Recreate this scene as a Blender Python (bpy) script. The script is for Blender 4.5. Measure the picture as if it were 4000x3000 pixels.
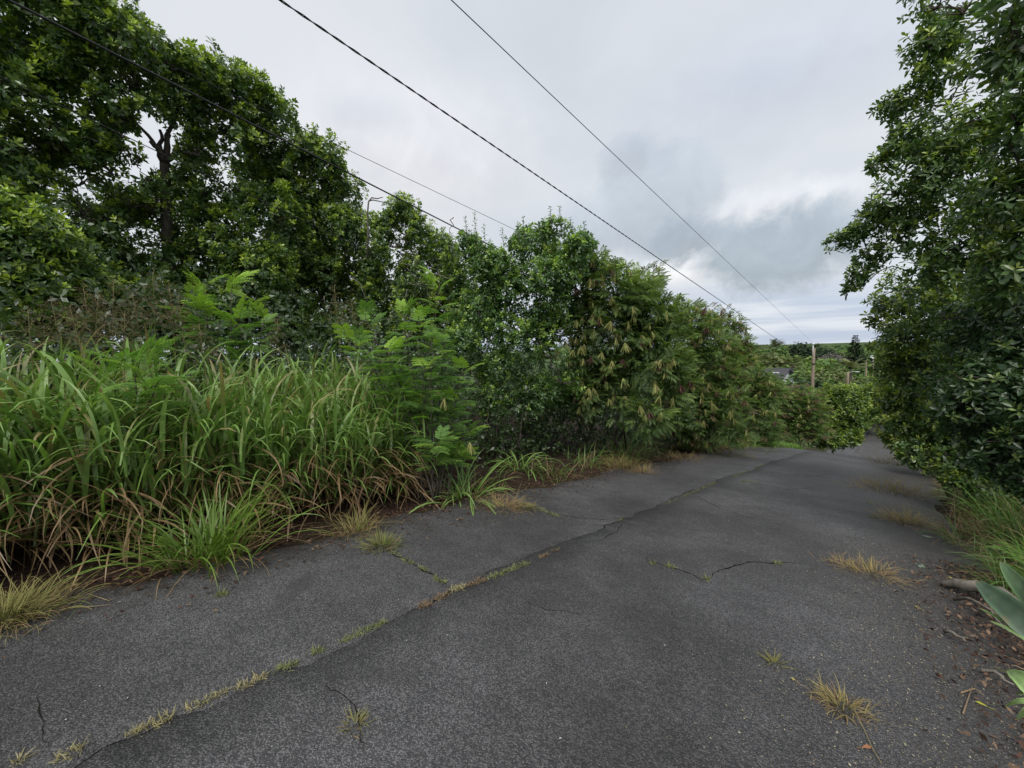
import bpy, math, random
import numpy as np
from mathutils import Vector, Matrix

for o in list(bpy.data.objects):
    bpy.data.objects.remove(o)
scene = bpy.context.scene
COL = scene.collection
random.seed(7)
rng = np.random.default_rng(11)
PI = math.pi

# ------------------------------------------------------------------ camera
IW, IH = 2212.0, 1659.0                    # working pixel frame used for surveying the photograph
FPX = 0.39 * IW
YAW, PITCH, ROLL = math.radians(41), math.radians(4.6), math.radians(1.5)
CAM = np.array([0.0, 0.0, 1.6])
FW = np.array([-math.sin(YAW) * math.cos(PITCH), math.cos(YAW) * math.cos(PITCH), -math.sin(PITCH)])
_rt = np.array([math.cos(YAW), math.sin(YAW), 0.0])
_up = np.cross(_rt, FW)
RT = math.cos(ROLL) * _rt - math.sin(ROLL) * _up
UP = math.sin(ROLL) * _rt + math.cos(ROLL) * _up
cd = bpy.data.cameras.new('camera')
cam = bpy.data.objects.new('camera', cd)
COL.objects.link(cam)
cd.sensor_width = 36.0
cd.lens = 0.39 * 36.0
cd.clip_start = 0.05
cd.clip_end = 20000
M = Matrix(((RT[0], UP[0], -FW[0], CAM[0]), (RT[1], UP[1], -FW[1], CAM[1]), (RT[2], UP[2], -FW[2], CAM[2]), (0, 0, 0, 1)))
cam.matrix_world = M
scene.camera = cam

def ray(px, py):
    d = FW + (px - IW / 2) / FPX * RT - (py - IH / 2) / FPX * UP
    return d
def at(px, py, rg):
    d = ray(px, py)
    return CAM + d / np.linalg.norm(d) * rg
def depth_of(p):
    return float((np.asarray(p) - CAM) @ FW)

# ------------------------------------------------------------------ world, sun, exposure
SUN_EL, SUN_AZ = math.radians(50), math.radians(148)
world = bpy.data.worlds.new('World')
scene.world = world
world.use_nodes = True
nt = world.node_tree
nt.nodes.clear()
def N(tree, typ, **kw):
    n = tree.nodes.new(typ)
    for k, v in kw.items():
        if k.startswith('i_'):
            key = k[2:]
            key = int(key) if key.isdigit() else key
            n.inputs[key].default_value = v
        else:
            setattr(n, k, v)
    return n
def lk(tree, a, b):
    tree.links.new(a, b)
def math_(tree, op, a, b=None, c=None, clamp=False):
    n = tree.nodes.new('ShaderNodeMath'); n.operation = op; n.use_clamp = clamp
    for i, v in enumerate((a, b, c)):
        if v is None: continue
        if isinstance(v, (int, float)): n.inputs[i].default_value = v
        else: tree.links.new(v, n.inputs[i])
    return n.outputs[0]
def vmath(tree, op, a, b=None):
    n = tree.nodes.new('ShaderNodeVectorMath'); n.operation = op
    for i, v in enumerate((a, b)):
        if v is None: continue
        if isinstance(v, (tuple, list, np.ndarray)): n.inputs[i].default_value = tuple(float(q) for q in v)
        else: tree.links.new(v, n.inputs[i])
    return n.outputs['Value'] if op in ('DOT_PRODUCT', 'LENGTH') else n.outputs['Vector']
def mixc(tree, f, a, b, blend='MIX'):
    n = tree.nodes.new('ShaderNodeMix'); n.data_type = 'RGBA'; n.blend_type = blend
    for s, v in ((n.inputs['Factor'], f), (n.inputs[6], a), (n.inputs[7], b)):
        if isinstance(v, (int, float)): s.default_value = v
        elif isinstance(v, (tuple, list)): s.default_value = tuple(v) + ((1,) if len(v) == 3 else ())
        else: tree.links.new(v, s)
    return n.outputs[2]
def ramp(tree, v, lo, hi, smooth=True):
    n = tree.nodes.new('ShaderNodeMapRange'); n.clamp = True
    n.interpolation_type = 'SMOOTHSTEP' if smooth else 'LINEAR'
    n.inputs[1].default_value = lo; n.inputs[2].default_value = hi
    tree.links.new(v, n.inputs[0])
    return n.outputs[0]

SKY_GAIN = 0.51
tc = N(nt, 'ShaderNodeTexCoord')
D = tc.outputs['Generated']
sepd = N(nt, 'ShaderNodeSeparateXYZ'); lk(nt, D, sepd.inputs[0])
dz = sepd.outputs[2]
zz = math_(nt, 'ADD', math_(nt, 'MAXIMUM', dz, 0.0), 0.16)
flat = N(nt, 'ShaderNodeCombineXYZ')
lk(nt, math_(nt, 'DIVIDE', sepd.outputs[0], zz), flat.inputs[0])
lk(nt, math_(nt, 'DIVIDE', sepd.outputs[1], zz), flat.inputs[1])
def noise(tree, vec, scale, detail=4, rough=0.55, dist=0.0, w=None):
    n = tree.nodes.new('ShaderNodeTexNoise')
    n.inputs['Scale'].default_value = scale; n.inputs['Detail'].default_value = detail
    n.inputs['Roughness'].default_value = rough; n.inputs['Distortion'].default_value = dist
    if vec is not None: tree.links.new(vec, n.inputs['Vector'])
    return n
nish = N(nt, 'ShaderNodeTexSky')
nish.sky_type = 'NISHITA'; nish.sun_disc = False
nish.sun_elevation = SUN_EL; nish.sun_rotation = SUN_AZ
nish.air_density = 1.0; nish.dust_density = 2.0
# broad sheet of stratus: soft patches of two greys
big = noise(nt, flat.outputs[0], 0.75, 5, 0.5, 0.6)
sheet = ramp(nt, big.outputs['Fac'], 0.36, 0.66)
fine = noise(nt, flat.outputs[0], 2.6, 6, 0.55, 0.4)
base = mixc(nt, sheet, (6.7, 7.15, 7.75), (7.9, 8.2, 8.6))
base = mixc(nt, math_(nt, 'MULTIPLY', ramp(nt, fine.outputs['Fac'], 0.42, 0.7), 0.25), base, (8.3, 8.5, 9.0))
# low band near the horizon: streaks of blue grey and white
el = dz
strv = N(nt, 'ShaderNodeCombineXYZ')
lk(nt, math_(nt, 'MULTIPLY', sepd.outputs[0], 1.6), strv.inputs[0])
lk(nt, math_(nt, 'MULTIPLY', sepd.outputs[1], 1.6), strv.inputs[1])
lk(nt, math_(nt, 'MULTIPLY', dz, 22.0), strv.inputs[2])
strk = noise(nt, strv.outputs[0], 1.8, 5, 0.55, 0.3)
lowcol = mixc(nt, ramp(nt, strk.outputs['Fac'], 0.38, 0.64), (5.5, 6.25, 7.6), (8.0, 8.4, 9.0))
base = mixc(nt, math_(nt, 'SUBTRACT', 1.0, ramp(nt, el, 0.06, 0.17)), base, lowcol)
# individual cumulus: ellipses in direction space with ragged edges
wob = noise(nt, D, 6.5, 8, 0.62, 0.4)
wob2 = noise(nt, D, 19.0, 6, 0.6, 0.2)
wobs = vmath(nt, 'ADD', vmath(nt, 'SUBTRACT', wob.outputs['Color'], (0.5, 0.5, 0.5)), vmath(nt, 'MULTIPLY', vmath(nt, 'SUBTRACT', wob2.outputs['Color'], (0.5, 0.5, 0.5)), (0.3, 0.3, 0.3)))
tex = noise(nt, D, 8.0, 7, 0.6, 0.5)
texf = mixc(nt, ramp(nt, tex.outputs['Fac'], 0.3, 0.7), (0.93, 0.93, 0.94), (1.08, 1.075, 1.06))
def cloud(px, py, rx, ry, ragged, lo, hi):
    c = ray(px, py); c = c / np.linalg.norm(c)
    r = np.cross(c, [0, 0, 1.0]); r /= np.linalg.norm(r); u = np.cross(r, c)
    dd = vmath(nt, 'ADD', D, vmath(nt, 'MULTIPLY', wobs, (ragged, ragged, ragged)))
    a = math_(nt, 'DIVIDE', vmath(nt, 'DOT_PRODUCT', dd, r), rx)
    b = math_(nt, 'DIVIDE', vmath(nt, 'DOT_PRODUCT', dd, u), ry)
    front = math_(nt, 'GREATER_THAN', vmath(nt, 'DOT_PRODUCT', D, c), 0.3)
    d2 = math_(nt, 'SQRT', math_(nt, 'ADD', math_(nt, 'MULTIPLY', a, a), math_(nt, 'MULTIPLY', b, b)))
    return math_(nt, 'MULTIPLY', math_(nt, 'SUBTRACT', 1.0, ramp(nt, d2, lo, hi)), front), b
def lay(base, m, col, amt, b):
    # cumulus are greyer and darker towards their flat bases
    shade = mixc(nt, ramp(nt, b, -0.9, 0.7), (0.86, 0.84, 0.82), (1.06, 1.06, 1.06))
    c = mixc(nt, 1.0, mixc(nt, 1.0, texf, col, 'MULTIPLY'), shade, 'MULTIPLY')
    return mixc(nt, math_(nt, 'MULTIPLY', m, amt), base, c)
for (px, py, rx, ry, rag, lo, hi, colr, amt) in [
        (1480, 575, 0.16, 0.055, 0.10, 0.2, 1.0, (10.2, 10.4, 10.6), 0.9),
        (1700, 440, 0.20, 0.05, 0.10, 0.1, 1.0, (9.2, 9.5, 9.9), 0.8),
        (900, 330, 0.40, 0.20, 0.1, 0.0, 1.1, (8.6, 8.8, 9.25), 0.8),
        (1700, 170, 0.32, 0.14, 0.1, 0.0, 1.1, (6.3, 7.0, 8.2), 0.6),
        (1330, 480, 0.25, 0.10, 0.14, 0.25, 1.0, (5.6, 6.35, 7.15), 0.85),
        (1420, 420, 0.14, 0.13, 0.16, 0.62, 0.95, (5.6, 6.35, 7.15), 0.75),
        (1345, 345, 0.055, 0.06, 0.12, 0.5, 1.0, (5.9, 6.6, 7.4), 0.6),
        (1480, 520, 0.11, 0.06, 0.13, 0.5, 1.0, (4.1, 4.8, 5.5), 0.85),
        (1640, 540, 0.12, 0.08, 0.19, 0.42, 1.05, (4.3, 5.05, 5.75), 0.95),
        (1750, 520, 0.12, 0.09, 0.19, 0.42, 1.05, (4.6, 5.35, 6.05), 0.95),
        (820, 250, 0.14, 0.06, 0.12, 0.0, 1.0, (6.6, 7.0, 7.8), 0.4)]:
    m, b = cloud(px, py, rx, ry, rag, lo, hi)
    base = lay(base, m, colr, amt, b)
skyc = mixc(nt, 0.93, nish.outputs[0], base)
bg = N(nt, 'ShaderNodeBackground'); lk(nt, skyc, bg.inputs[0]); bg.inputs[1].default_value = 0.1 * SKY_GAIN
wo = N(nt, 'ShaderNodeOutputWorld'); lk(nt, bg.outputs[0], wo.inputs[0])

sd = bpy.data.lights.new('sun', 'SUN'); sd.energy = 1.5; sd.angle = math.radians(35); sd.color = (1.0, 0.97, 0.93)
sun = bpy.data.objects.new('sun', sd); COL.objects.link(sun)
sdir = Vector((math.sin(SUN_AZ) * math.cos(SUN_EL), math.cos(SUN_AZ) * math.cos(SUN_EL), math.sin(SUN_EL)))
sun.rotation_euler = sdir.to_track_quat('Z', 'Y').to_euler()
sun.location = (0, -20, 40)

vs = scene.view_settings
vs.view_transform = 'Standard'; vs.look = 'None'; vs.exposure = 1.0; vs.gamma = 1.0
vs.use_curve_mapping = False
scene.render.engine = 'CYCLES'
cy = scene.cycles
cy.max_bounces = 7; cy.diffuse_bounces = 4; cy.glossy_bounces = 2; cy.transmission_bounces = 4
cy.caustics_reflective = False; cy.caustics_refractive = False
cy.use_denoising = True
try: cy.denoiser = 'OPENIMAGEDENOISE'
except Exception: pass

# ------------------------------------------------------------------ ground profile
_ys = np.arange(-300, 6000, 0.5)
_sl = np.interp(_ys, [-300, -60, -40, 0, 15, 18.5, 20.5, 29, 36, 48, 85, 130, 200, 400, 800, 3000, 4500, 6000],
                [0, 0, -.13, -.13, -.13, -.15, -.25, -.27, -.15, -.085, -.11, -.06, -.015, 0.0, 0.005, 0.0075, 0.0, -0.02])
_zs = np.concatenate([[0], np.cumsum((_sl[1:] + _sl[:-1]) / 2 * 0.5)])
_zs -= np.interp(0.0, _ys, _zs)
def gz(y): return np.interp(y, _ys, _zs)
def drift(y): return np.interp(y, [0, 6, 10, 14.5, 20, 40, 60, 85, 120], [0, .1, .3, .65, 1.2, 2.4, 3.2, 4.5, 8])
def ground_z(x, y):
    x = np.asarray(x, float); y = np.asarray(y, float)
    xr = x - drift(y)
    near = np.clip(1 - y / 140.0, 0, 1)
    z = gz(y) - 0.035 * near
    z = z + near * (0.16 * np.clip(xr - 1.3, 0, 6) + 0.05 * np.clip(-4.6 - xr, 0, 8))
    b = 0.035 * near * (np.sin(x * 2.1 + y * .7) * np.sin(y * 1.7 - x * .4)) * np.clip(np.maximum(xr - 1.0, -4.4 - xr), 0, 1)
    far = np.clip((y - 300) / 700.0, 0, 1)
    return z + b + far * (6 * np.sin(x / 260.0 + 1.0) * np.sin(y / 400.0) + 4 * np.sin(x / 130.0 + y / 210.0))
def on_ground(px, py, lift=0.0):
    """the point of the ground under a surveyed pixel (marching the sight line)"""
    d = ray(px, py); t = 0.5; p = CAM.copy()
    for _ in range(4000):
        p = CAM + d * t
        g = max(float(ground_z(p[0], p[1])), float(gz(p[1])) if -4.4 < p[0] - drift(p[1]) < 1.1 else -1e9)
        if p[2] <= g: break
        t += max(0.004, (p[2] - g) * 0.4)
    return np.array([p[0], p[1], g + lift])

# ------------------------------------------------------------------ materials
def new_mat(name):
    m = bpy.data.materials.new(name); m.use_nodes = True
    t = m.node_tree; t.nodes.clear()
    out = t.nodes.new('ShaderNodeOutputMaterial')
    return m, t, out
def leaf_mat(name, rough=0.45, spec=0.5, trans=0.3, tgain=(1.25, 1.35, 0.6)):
    m, t, out = new_mat(name)
    at_ = N(t, 'ShaderNodeAttribute', attribute_name='lc')
    geo = N(t, 'ShaderNodeNewGeometry')
    nz = noise(t, geo.outputs['Position'], 14.0, 2)
    c = mixc(t, 1.0, at_.outputs['Color'], mixc(t, nz.outputs['Fac'], (0.75, 0.75, 0.75), (1.25, 1.25, 1.25)), 'MULTIPLY')
    p = N(t, 'ShaderNodeBsdfPrincipled')
    p.inputs['Roughness'].default_value = rough
    p.inputs['Specular IOR Level'].default_value = spec
    lk(t, c, p.inputs['Base Color'])
    tr = N(t, 'ShaderNodeBsdfTranslucent')
    lk(t, mixc(t, 1.0, c, tgain, 'MULTIPLY'), tr.inputs[0])
    mx = N(t, 'ShaderNodeMixShader'); mx.inputs[0].default_value = trans
    lk(t, p.outputs[0], mx.inputs[1]); lk(t, tr.outputs[0], mx.inputs[2])
    lk(t, mx.outputs[0], out.inputs[0])
    return m
def noise_mat(name, c1, c2, scale=8.0, rough=0.85, bump=0.3, stretch=(1, 1, 1), spec=0.3, detail=6):
    m, t, out = new_mat(name)
    tcn = N(t, 'ShaderNodeTexCoord')
    mp = N(t, 'ShaderNodeMapping'); mp.inputs['Scale'].default_value = stretch
    lk(t, tcn.outputs['Object'], mp.inputs[0])
    nz = noise(t, mp.outputs[0], scale, detail, 0.6)
    p = N(t, 'ShaderNodeBsdfPrincipled'); p.inputs['Roughness'].default_value = rough
    p.inputs['Specular IOR Level'].default_value = spec
    lk(t, mixc(t, ramp(t, nz.outputs['Fac'], 0.3, 0.7), c1, c2), p.inputs['Base Color'])
    bp = N(t, 'ShaderNodeBump'); bp.inputs['Strength'].default_value = bump; bp.inputs['Distance'].default_value = 0.02
    lk(t, nz.outputs['Fac'], bp.inputs['Height']); lk(t, bp.outputs[0], p.inputs['Normal'])
    lk(t, p.outputs[0], out.inputs[0])
    return m

MAT_LEAF = leaf_mat('glossy leaf', 0.36, 0.75, 0.34)
MAT_KOA = leaf_mat('feathery leaf', 0.6, 0.3, 0.38)
MAT_GRASS = leaf_mat('grass blade', 0.42, 0.5, 0.30, (1.2, 1.3, 0.7))
MAT_DRY = leaf_mat('dry blade', 0.75, 0.2, 0.2, (1.0, 1.0, 0.8))
MAT_LITTER = leaf_mat('dead leaf litter', 0.85, 0.15, 0.05, (1, 1, 1))
MAT_FAR = leaf_mat('far canopy', 0.7, 0.2, 0.2)
MAT_BARK = noise_mat('grey bark', (0.045, 0.038, 0.03), (0.12, 0.10, 0.085), 10, 0.9, 0.6, (1, 1, .25))
MAT_TWIG = noise_mat('pale dead twig', (0.10, 0.09, 0.075), (0.2, 0.18, 0.15), 20, 0.9, 0.3)
MAT_POLE = noise_mat('weathered pole wood', (0.17, 0.12, 0.085), (0.33, 0.27, 0.21), 6, 0.85, 0.4, (6, 6, .4))
MAT_WIRE = noise_mat('black wire insulation', (0.012, 0.012, 0.013), (0.025, 0.025, 0.028), 30, 0.6, 0.1)
MAT_STEEL = noise_mat('galvanised steel', (0.42, 0.43, 0.44), (0.55, 0.56, 0.57), 12, 0.5, 0.05)
MAT_ROOF = noise_mat('grey roof shingle', (0.05, 0.05, 0.055), (0.09, 0.09, 0.1), 5, 0.9, 0.4)
MAT_WALL = noise_mat('white painted wall', (0.62, 0.65, 0.68), (0.72, 0.74, 0.76), 2, 0.8, 0.05)
MAT_GLASS = noise_mat('dark window pane', (0.03, 0.035, 0.04), (0.05, 0.055, 0.06), 2, 0.15, 0.0, spec=0.6)
MAT_SUCC = leaf_mat('fleshy blue green leaf', 0.5, 0.4, 0.1)
def mottle(m):
    # fine mottling, scratches and a waxy bloom
    t = m.node_tree; p = [n for n in t.nodes if n.type == 'BSDF_PRINCIPLED'][0]; src = p.inputs['Base Color'].links[0].from_socket
    geo = N(t, 'ShaderNodeNewGeometry'); a = noise(t, geo.outputs['Position'], 55, 6, .7, .5); b = noise(t, geo.outputs['Position'], 9, 4, .6)
    c = mixc(t, math_(t, 'MULTIPLY', ramp(t, a.outputs['Fac'], .55, .72), .5), src, (.16, .17, .08))
    c = mixc(t, math_(t, 'MULTIPLY', ramp(t, b.outputs['Fac'], .45, .75), .35), c, (.17, .22, .16))
    lk(t, c, p.inputs['Base Color'])
    bp = N(t, 'ShaderNodeBump'); bp.inputs['Strength'].default_value = .35; bp.inputs['Distance'].default_value = .004
    lk(t, a.outputs['Fac'], bp.inputs['Height']); lk(t, bp.outputs[0], p.inputs['Normal'])
mottle(MAT_SUCC)

def road_material():
    m, t, out = new_mat('old asphalt')
    geo = N(t, 'ShaderNodeNewGeometry'); P = geo.outputs['Position']
    p = N(t, 'ShaderNodeBsdfPrincipled')
    warp = noise(t, P, 30, 2)
    Pw = vmath(t, 'ADD', P, vmath(t, 'MULTIPLY', warp.outputs['Color'], (0.012, 0.012, 0.012)))
    v1 = N(t, 'ShaderNodeTexVoronoi'); v1.inputs['Scale'].default_value = 125; lk(t, Pw, v1.inputs['Vector'])
    v2 = N(t, 'ShaderNodeTexVoronoi'); v2.inputs['Scale'].default_value = 190; lk(t, Pw, v2.inputs['Vector'])
    sv = N(t, 'ShaderNodeSeparateColor'); lk(t, v1.outputs['Color'], sv.inputs[0])
    sv2 = N(t, 'ShaderNodeSeparateColor'); lk(t, v2.outputs['Color'], sv2.inputs[0])
    stone = ramp(t, sv.outputs[0], 0.25, 0.95)
    col = mixc(t, stone, (0.042, 0.041, 0.042), (0.148, 0.145, 0.147))
    # binder round each stone is darker
    rim = ramp(t, v1.outputs['Distance'], 0.30, 0.62)
    col = mixc(t, math_(t, 'MULTIPLY', rim, 0.6), col, (0.034, 0.034, 0.036))
    col = mixc(t, math_(t, 'MULTIPLY', ramp(t, sv2.outputs[1], 0.90, 0.97), 0.8), col, (0.17, 0.165, 0.16))
    # wear: paler wheel paths, darker dirty patches
    big_ = noise(t, P, 0.55, 4, 0.55, 0.4)
    col = mixc(t, 1.0, col, mixc(t, ramp(t, big_.outputs['Fac'], 0.3, 0.7), (0.66, 0.65, 0.64), (1.24, 1.24, 1.25)), 'MULTIPLY')
    mid = noise(t, P, 4.5, 5, 0.6)
    col = mixc(t, 1.0, col, mixc(t, ramp(t, mid.outputs['Fac'], 0.3, 0.72), (0.84, 0.84, 0.84), (1.12, 1.12, 1.12)), 'MULTIPLY')
    # wheel paths polished paler, dark stains between them
    sx = N(t, 'ShaderNodeSeparateXYZ'); lk(t, P, sx.inputs[0])
    wav = math_(t, 'SINE', math_(t, 'ADD', math_(t, 'MULTIPLY', sx.outputs[0], 3.6), math_(t, 'MULTIPLY', big_.outputs['Fac'], 2.5)))
    col = mixc(t, 1.0, col, mixc(t, ramp(t, wav, -1, 1), (0.96, 0.96, 0.957), (1.04, 1.04, 1.04)), 'MULTIPLY')
    st = noise(t, P, 1.5, 6, 0.65, 0.8)
    col = mixc(t, math_(t, 'MULTIPLY', ramp(t, st.outputs['Fac'], 0.55, 0.68), 0.5), col, (0.038, 0.037, 0.036))
    # brown silt towards both edges
    wx = math_(t, 'ADD', sx.outputs[0], math_(t, 'MULTIPLY', math_(t, 'SUBTRACT', mid.outputs['Fac'], 0.5), 1.3))
    silt = math_(t, 'ADD', math_(t, 'SUBTRACT', 1.0, ramp(t, wx, -4.2, -3.5)), ramp(t, wx, -0.1, 0.75))
    col = mixc(t, math_(t, 'MULTIPLY', silt, 0.45), col, (0.040, 0.033, 0.026))
    lk(t, col, p.inputs['Base Color'])
    p.inputs['Roughness'].default_value = 0.66
    p.inputs['Specular IOR Level'].default_value = 0.5
    h = math_(t, 'ADD', math_(t, 'MULTIPLY', math_(t, 'SUBTRACT', 1.0, v1.outputs['Distance']), 0.8), math_(t, 'MULTIPLY', mid.outputs['Fac'], 1.0))
    h = math_(t, 'ADD', h, math_(t, 'MULTIPLY', sv.outputs[1], 0.5))
    bp = N(t, 'ShaderNodeBump'); bp.inputs['Strength'].default_value = 0.9; bp.inputs['Distance'].default_value = 0.007
    lk(t, h, bp.inputs['Height']); lk(t, bp.outputs[0], p.inputs['Normal'])
    lk(t, p.outputs[0], out.inputs[0])
    return m
def ground_material():
    m, t, out = new_mat('soil and far grassland')
    geo = N(t, 'ShaderNodeNewGeometry'); P = geo.outputs['Position']
    p = N(t, 'ShaderNodeBsdfPrincipled'); p.inputs['Roughness'].default_value = 0.95; p.inputs['Specular IOR Level'].default_value = 0.1
    a = noise(t, P, 22, 6, 0.65); b = noise(t, P, 1.6, 4); c = noise(t, P, 0.02, 6, 0.65)
    soil = mixc(t, ramp(t, a.outputs['Fac'], 0.32, 0.68), (0.016, 0.011, 0.009), (0.055, 0.034, 0.025))
    soil = mixc(t, math_(t, 'MULTIPLY', ramp(t, b.outputs['Fac'], 0.5, 0.7), 0.4), soil, (0.05, 0.06, 0.02))
    green = mixc(t, ramp(t, c.outputs['Fac'], 0.35, 0.65), (0.030, 0.055, 0.018), (0.075, 0.115, 0.035))
    sx = N(t, 'ShaderNodeSeparateXYZ'); lk(t, P, sx.inputs[0])
    col = mixc(t, ramp(t, sx.outputs[1], 30, 70), soil, green)
    lk(t, col, p.inputs['Base Color'])
    bp = N(t, 'ShaderNodeBump'); bp.inputs['Strength'].default_value = 0.8; bp.inputs['Distance'].default_value = 0.03
    lk(t, a.outputs['Fac'], bp.inputs['Height']); lk(t, bp.outputs[0], p.inputs['Normal'])
    lk(t, p.outputs[0], out.inputs[0])
    return m
MAT_ROAD = road_material()
MAT_GROUND = ground_material()
MAT_SOIL = noise_mat('dark crack soil', (0.008, 0.007, 0.006), (0.022, 0.018, 0.014), 40, 1.0, 0.2, spec=0.05)

# ------------------------------------------------------------------ mesh helpers
def make_mesh(name, V, F, mat, col=None, smooth=False):
    """V (n,3); F list of int arrays (m,k)"""
    V = np.asarray(V, np.float32)
    me = bpy.data.meshes.new(name)
    F = [np.asarray(f, np.int32) for f in (F if isinstance(F, list) else [F]) if len(f)]
    nl = sum(f.size for f in F); npoly = sum(len(f) for f in F)
    me.vertices.add(len(V)); me.vertices.foreach_set('co', V.ravel())
    me.loops.add(nl); me.loops.foreach_set('vertex_index', np.concatenate([f.ravel() for f in F]))
    me.polygons.add(npoly)
    starts = []; s = 0
    for f in F:
        starts.append(s + np.arange(len(f)) * f.shape[1]); s += f.size
    me.polygons.foreach_set('loop_start', np.concatenate(starts).astype(np.int32))
    if smooth:
        me.polygons.foreach_set('use_smooth', np.ones(npoly, dtype=bool))
    me.update(calc_edges=True)
    if col is not None:
        ca = me.color_attributes.new('lc', 'FLOAT_COLOR', 'POINT')
        c4 = np.ones((len(V), 4), np.float32); c4[:, :3] = col
        ca.data.foreach_set('color', c4.ravel())
    me.materials.append(mat)
    return me
def obj(name, me, parent=None, loc=None, kind=None):
    o = bpy.data.objects.new(name, me); COL.objects.link(o)
    if parent is not None: o.parent = parent
    if loc is not None: o.location = tuple(float(v) for v in loc)
    if kind: o['kind'] = kind
    return o
def tag(o, label=None, cat=None, group=None, kind=None):
    if label: o['label'] = label
    if cat: o['category'] = cat
    if group: o['group'] = group
    if kind: o['kind'] = kind
    return o
def thing(name, label, cat, loc, group=None, rz=0.0):
    o = bpy.data.objects.new(name, None); COL.objects.link(o)
    o.empty_display_size = 0.2
    o.location = tuple(float(v) for v in loc); o.rotation_euler = (0, 0, rz)
    return tag(o, label, cat, group)
class Acc:
    """gathers pieces of one mesh"""
    def __init__(s): s.V = []; s.F = {}; s.C = []; s.n = 0
    def add(s, V, F, C=None):
        V = np.asarray(V, float).reshape(-1, 3)
        for f in (F if isinstance(F, list) else [F]):
            f = np.asarray(f)
            if f.size: s.F.setdefault(f.shape[1], []).append(f + s.n)
        s.V.append(V); s.n += len(V)
        if C is None: C = (0.5, 0.5, 0.5)
        C = np.asarray(C, float)
        s.C.append(np.broadcast_to(C, (len(V), 3)))
    def mesh(s, name, mat, origin=(0, 0, 0), smooth=False, col=True):
        V = np.concatenate(s.V) - np.asarray(origin, float)
        return make_mesh(name, V, [np.concatenate(f) for f in s.F.values()], mat, np.concatenate(s.C) if col else None, smooth)
def unit(v):
    v = np.asarray(v, float)
    return v / np.maximum(np.linalg.norm(v, axis=-1, keepdims=True), 1e-9)
def frames(y, n):
    y = unit(y); x = unit(np.cross(y, n)); z = np.cross(x, y)
    return np.stack([x, y, z], axis=-1)
def stamp(T, TF, pos, R, sc, col):
    """many copies of a template: returns V, F(list), C"""
    m, k = len(pos), len(T)
    V = np.einsum('mij,mkj->mki', R, T[None] * np.asarray(sc)[:, None, :]) + pos[:, None, :]
    off = (np.arange(m) * k)[:, None, None]
    F = [(f[None] + off).reshape(-1, f.shape[1]) for f in TF]
    C = np.repeat(col, k, axis=0)
    return V.reshape(-1, 3), F, C
def tube_arrays(pts, rad, sides=6):
    pts = np.asarray(pts, float); n = len(pts)
    rad = np.broadcast_to(np.asarray(rad, float), (n,))
    tan = unit(np.gradient(pts, axis=0))
    ref = np.array([0, 0, 1.0]) if abs(tan[0, 2]) < 0.8 else np.array([1.0, 0, 0])
    X = unit(np.cross(tan, ref)); Y = np.cross(tan, X)
    a = np.linspace(0, 2 * PI, sides, endpoint=False)
    V = pts[:, None] + rad[:, None, None] * (np.cos(a)[None, :, None] * X[:, None] + np.sin(a)[None, :, None] * Y[:, None])
    i = np.arange(n - 1)[:, None] * sides; j = np.arange(sides)[None]; j2 = (j + 1) % sides
    F = np.stack([i + j, i + j2, i + sides + j2, i + sides + j], -1).reshape(-1, 4)
    V = V.reshape(-1, 3)
    caps = np.array([list(range(sides))[::-1], list(range((n - 1) * sides, n * sides))])
    return V, [F, caps]
def box_arrays(cx, cy, cz, sx, sy, sz):
    v = np.array([[x, y, z] for x in (-.5, .5) for y in (-.5, .5) for z in (-.5, .5)]) * (sx, sy, sz) + (cx, cy, cz)
    return v, np.array([[0, 1, 3, 2], [4, 6, 7, 5], [0, 4, 5, 1], [2, 3, 7, 6], [0, 2, 6, 4], [1, 5, 7, 3]])

_k = [(rng.normal(size=3), rng.uniform(0, 6.28)) for _ in range(8)]
def vnoise(p, f):
    """cheap smooth noise about -1..1"""
    p = np.asarray(p) * f
    s = 0
    for i, (k, ph) in enumerate(_k):
        s = s + np.sin(p @ (k * (1 + 0.25 * i)) + ph)
    return s / 3.2

# ------------------------------------------------------------------ leaf templates
def tmpl_leaf(w=0.42, fold=0.12, droop=0.10):
    T = np.array([[0, 0, 0], [.30 * w, .32, fold * .5], [.50 * w, .68, fold * .6 - droop * .4], [0, 1, -droop],
                  [-.50 * w, .68, fold * .6 - droop * .4], [-.30 * w, .32, fold * .5]])
    return T, [np.array([[0, 1, 2, 3], [0, 3, 4, 5]])]
LEAF = tmpl_leaf()
RHOMB = (np.array([[0, 0, 0], [.24, .58, .06], [0, 1, -.05], [-.24, .58, .06]]), [np.array([[0, 1, 2, 3]])])

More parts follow.
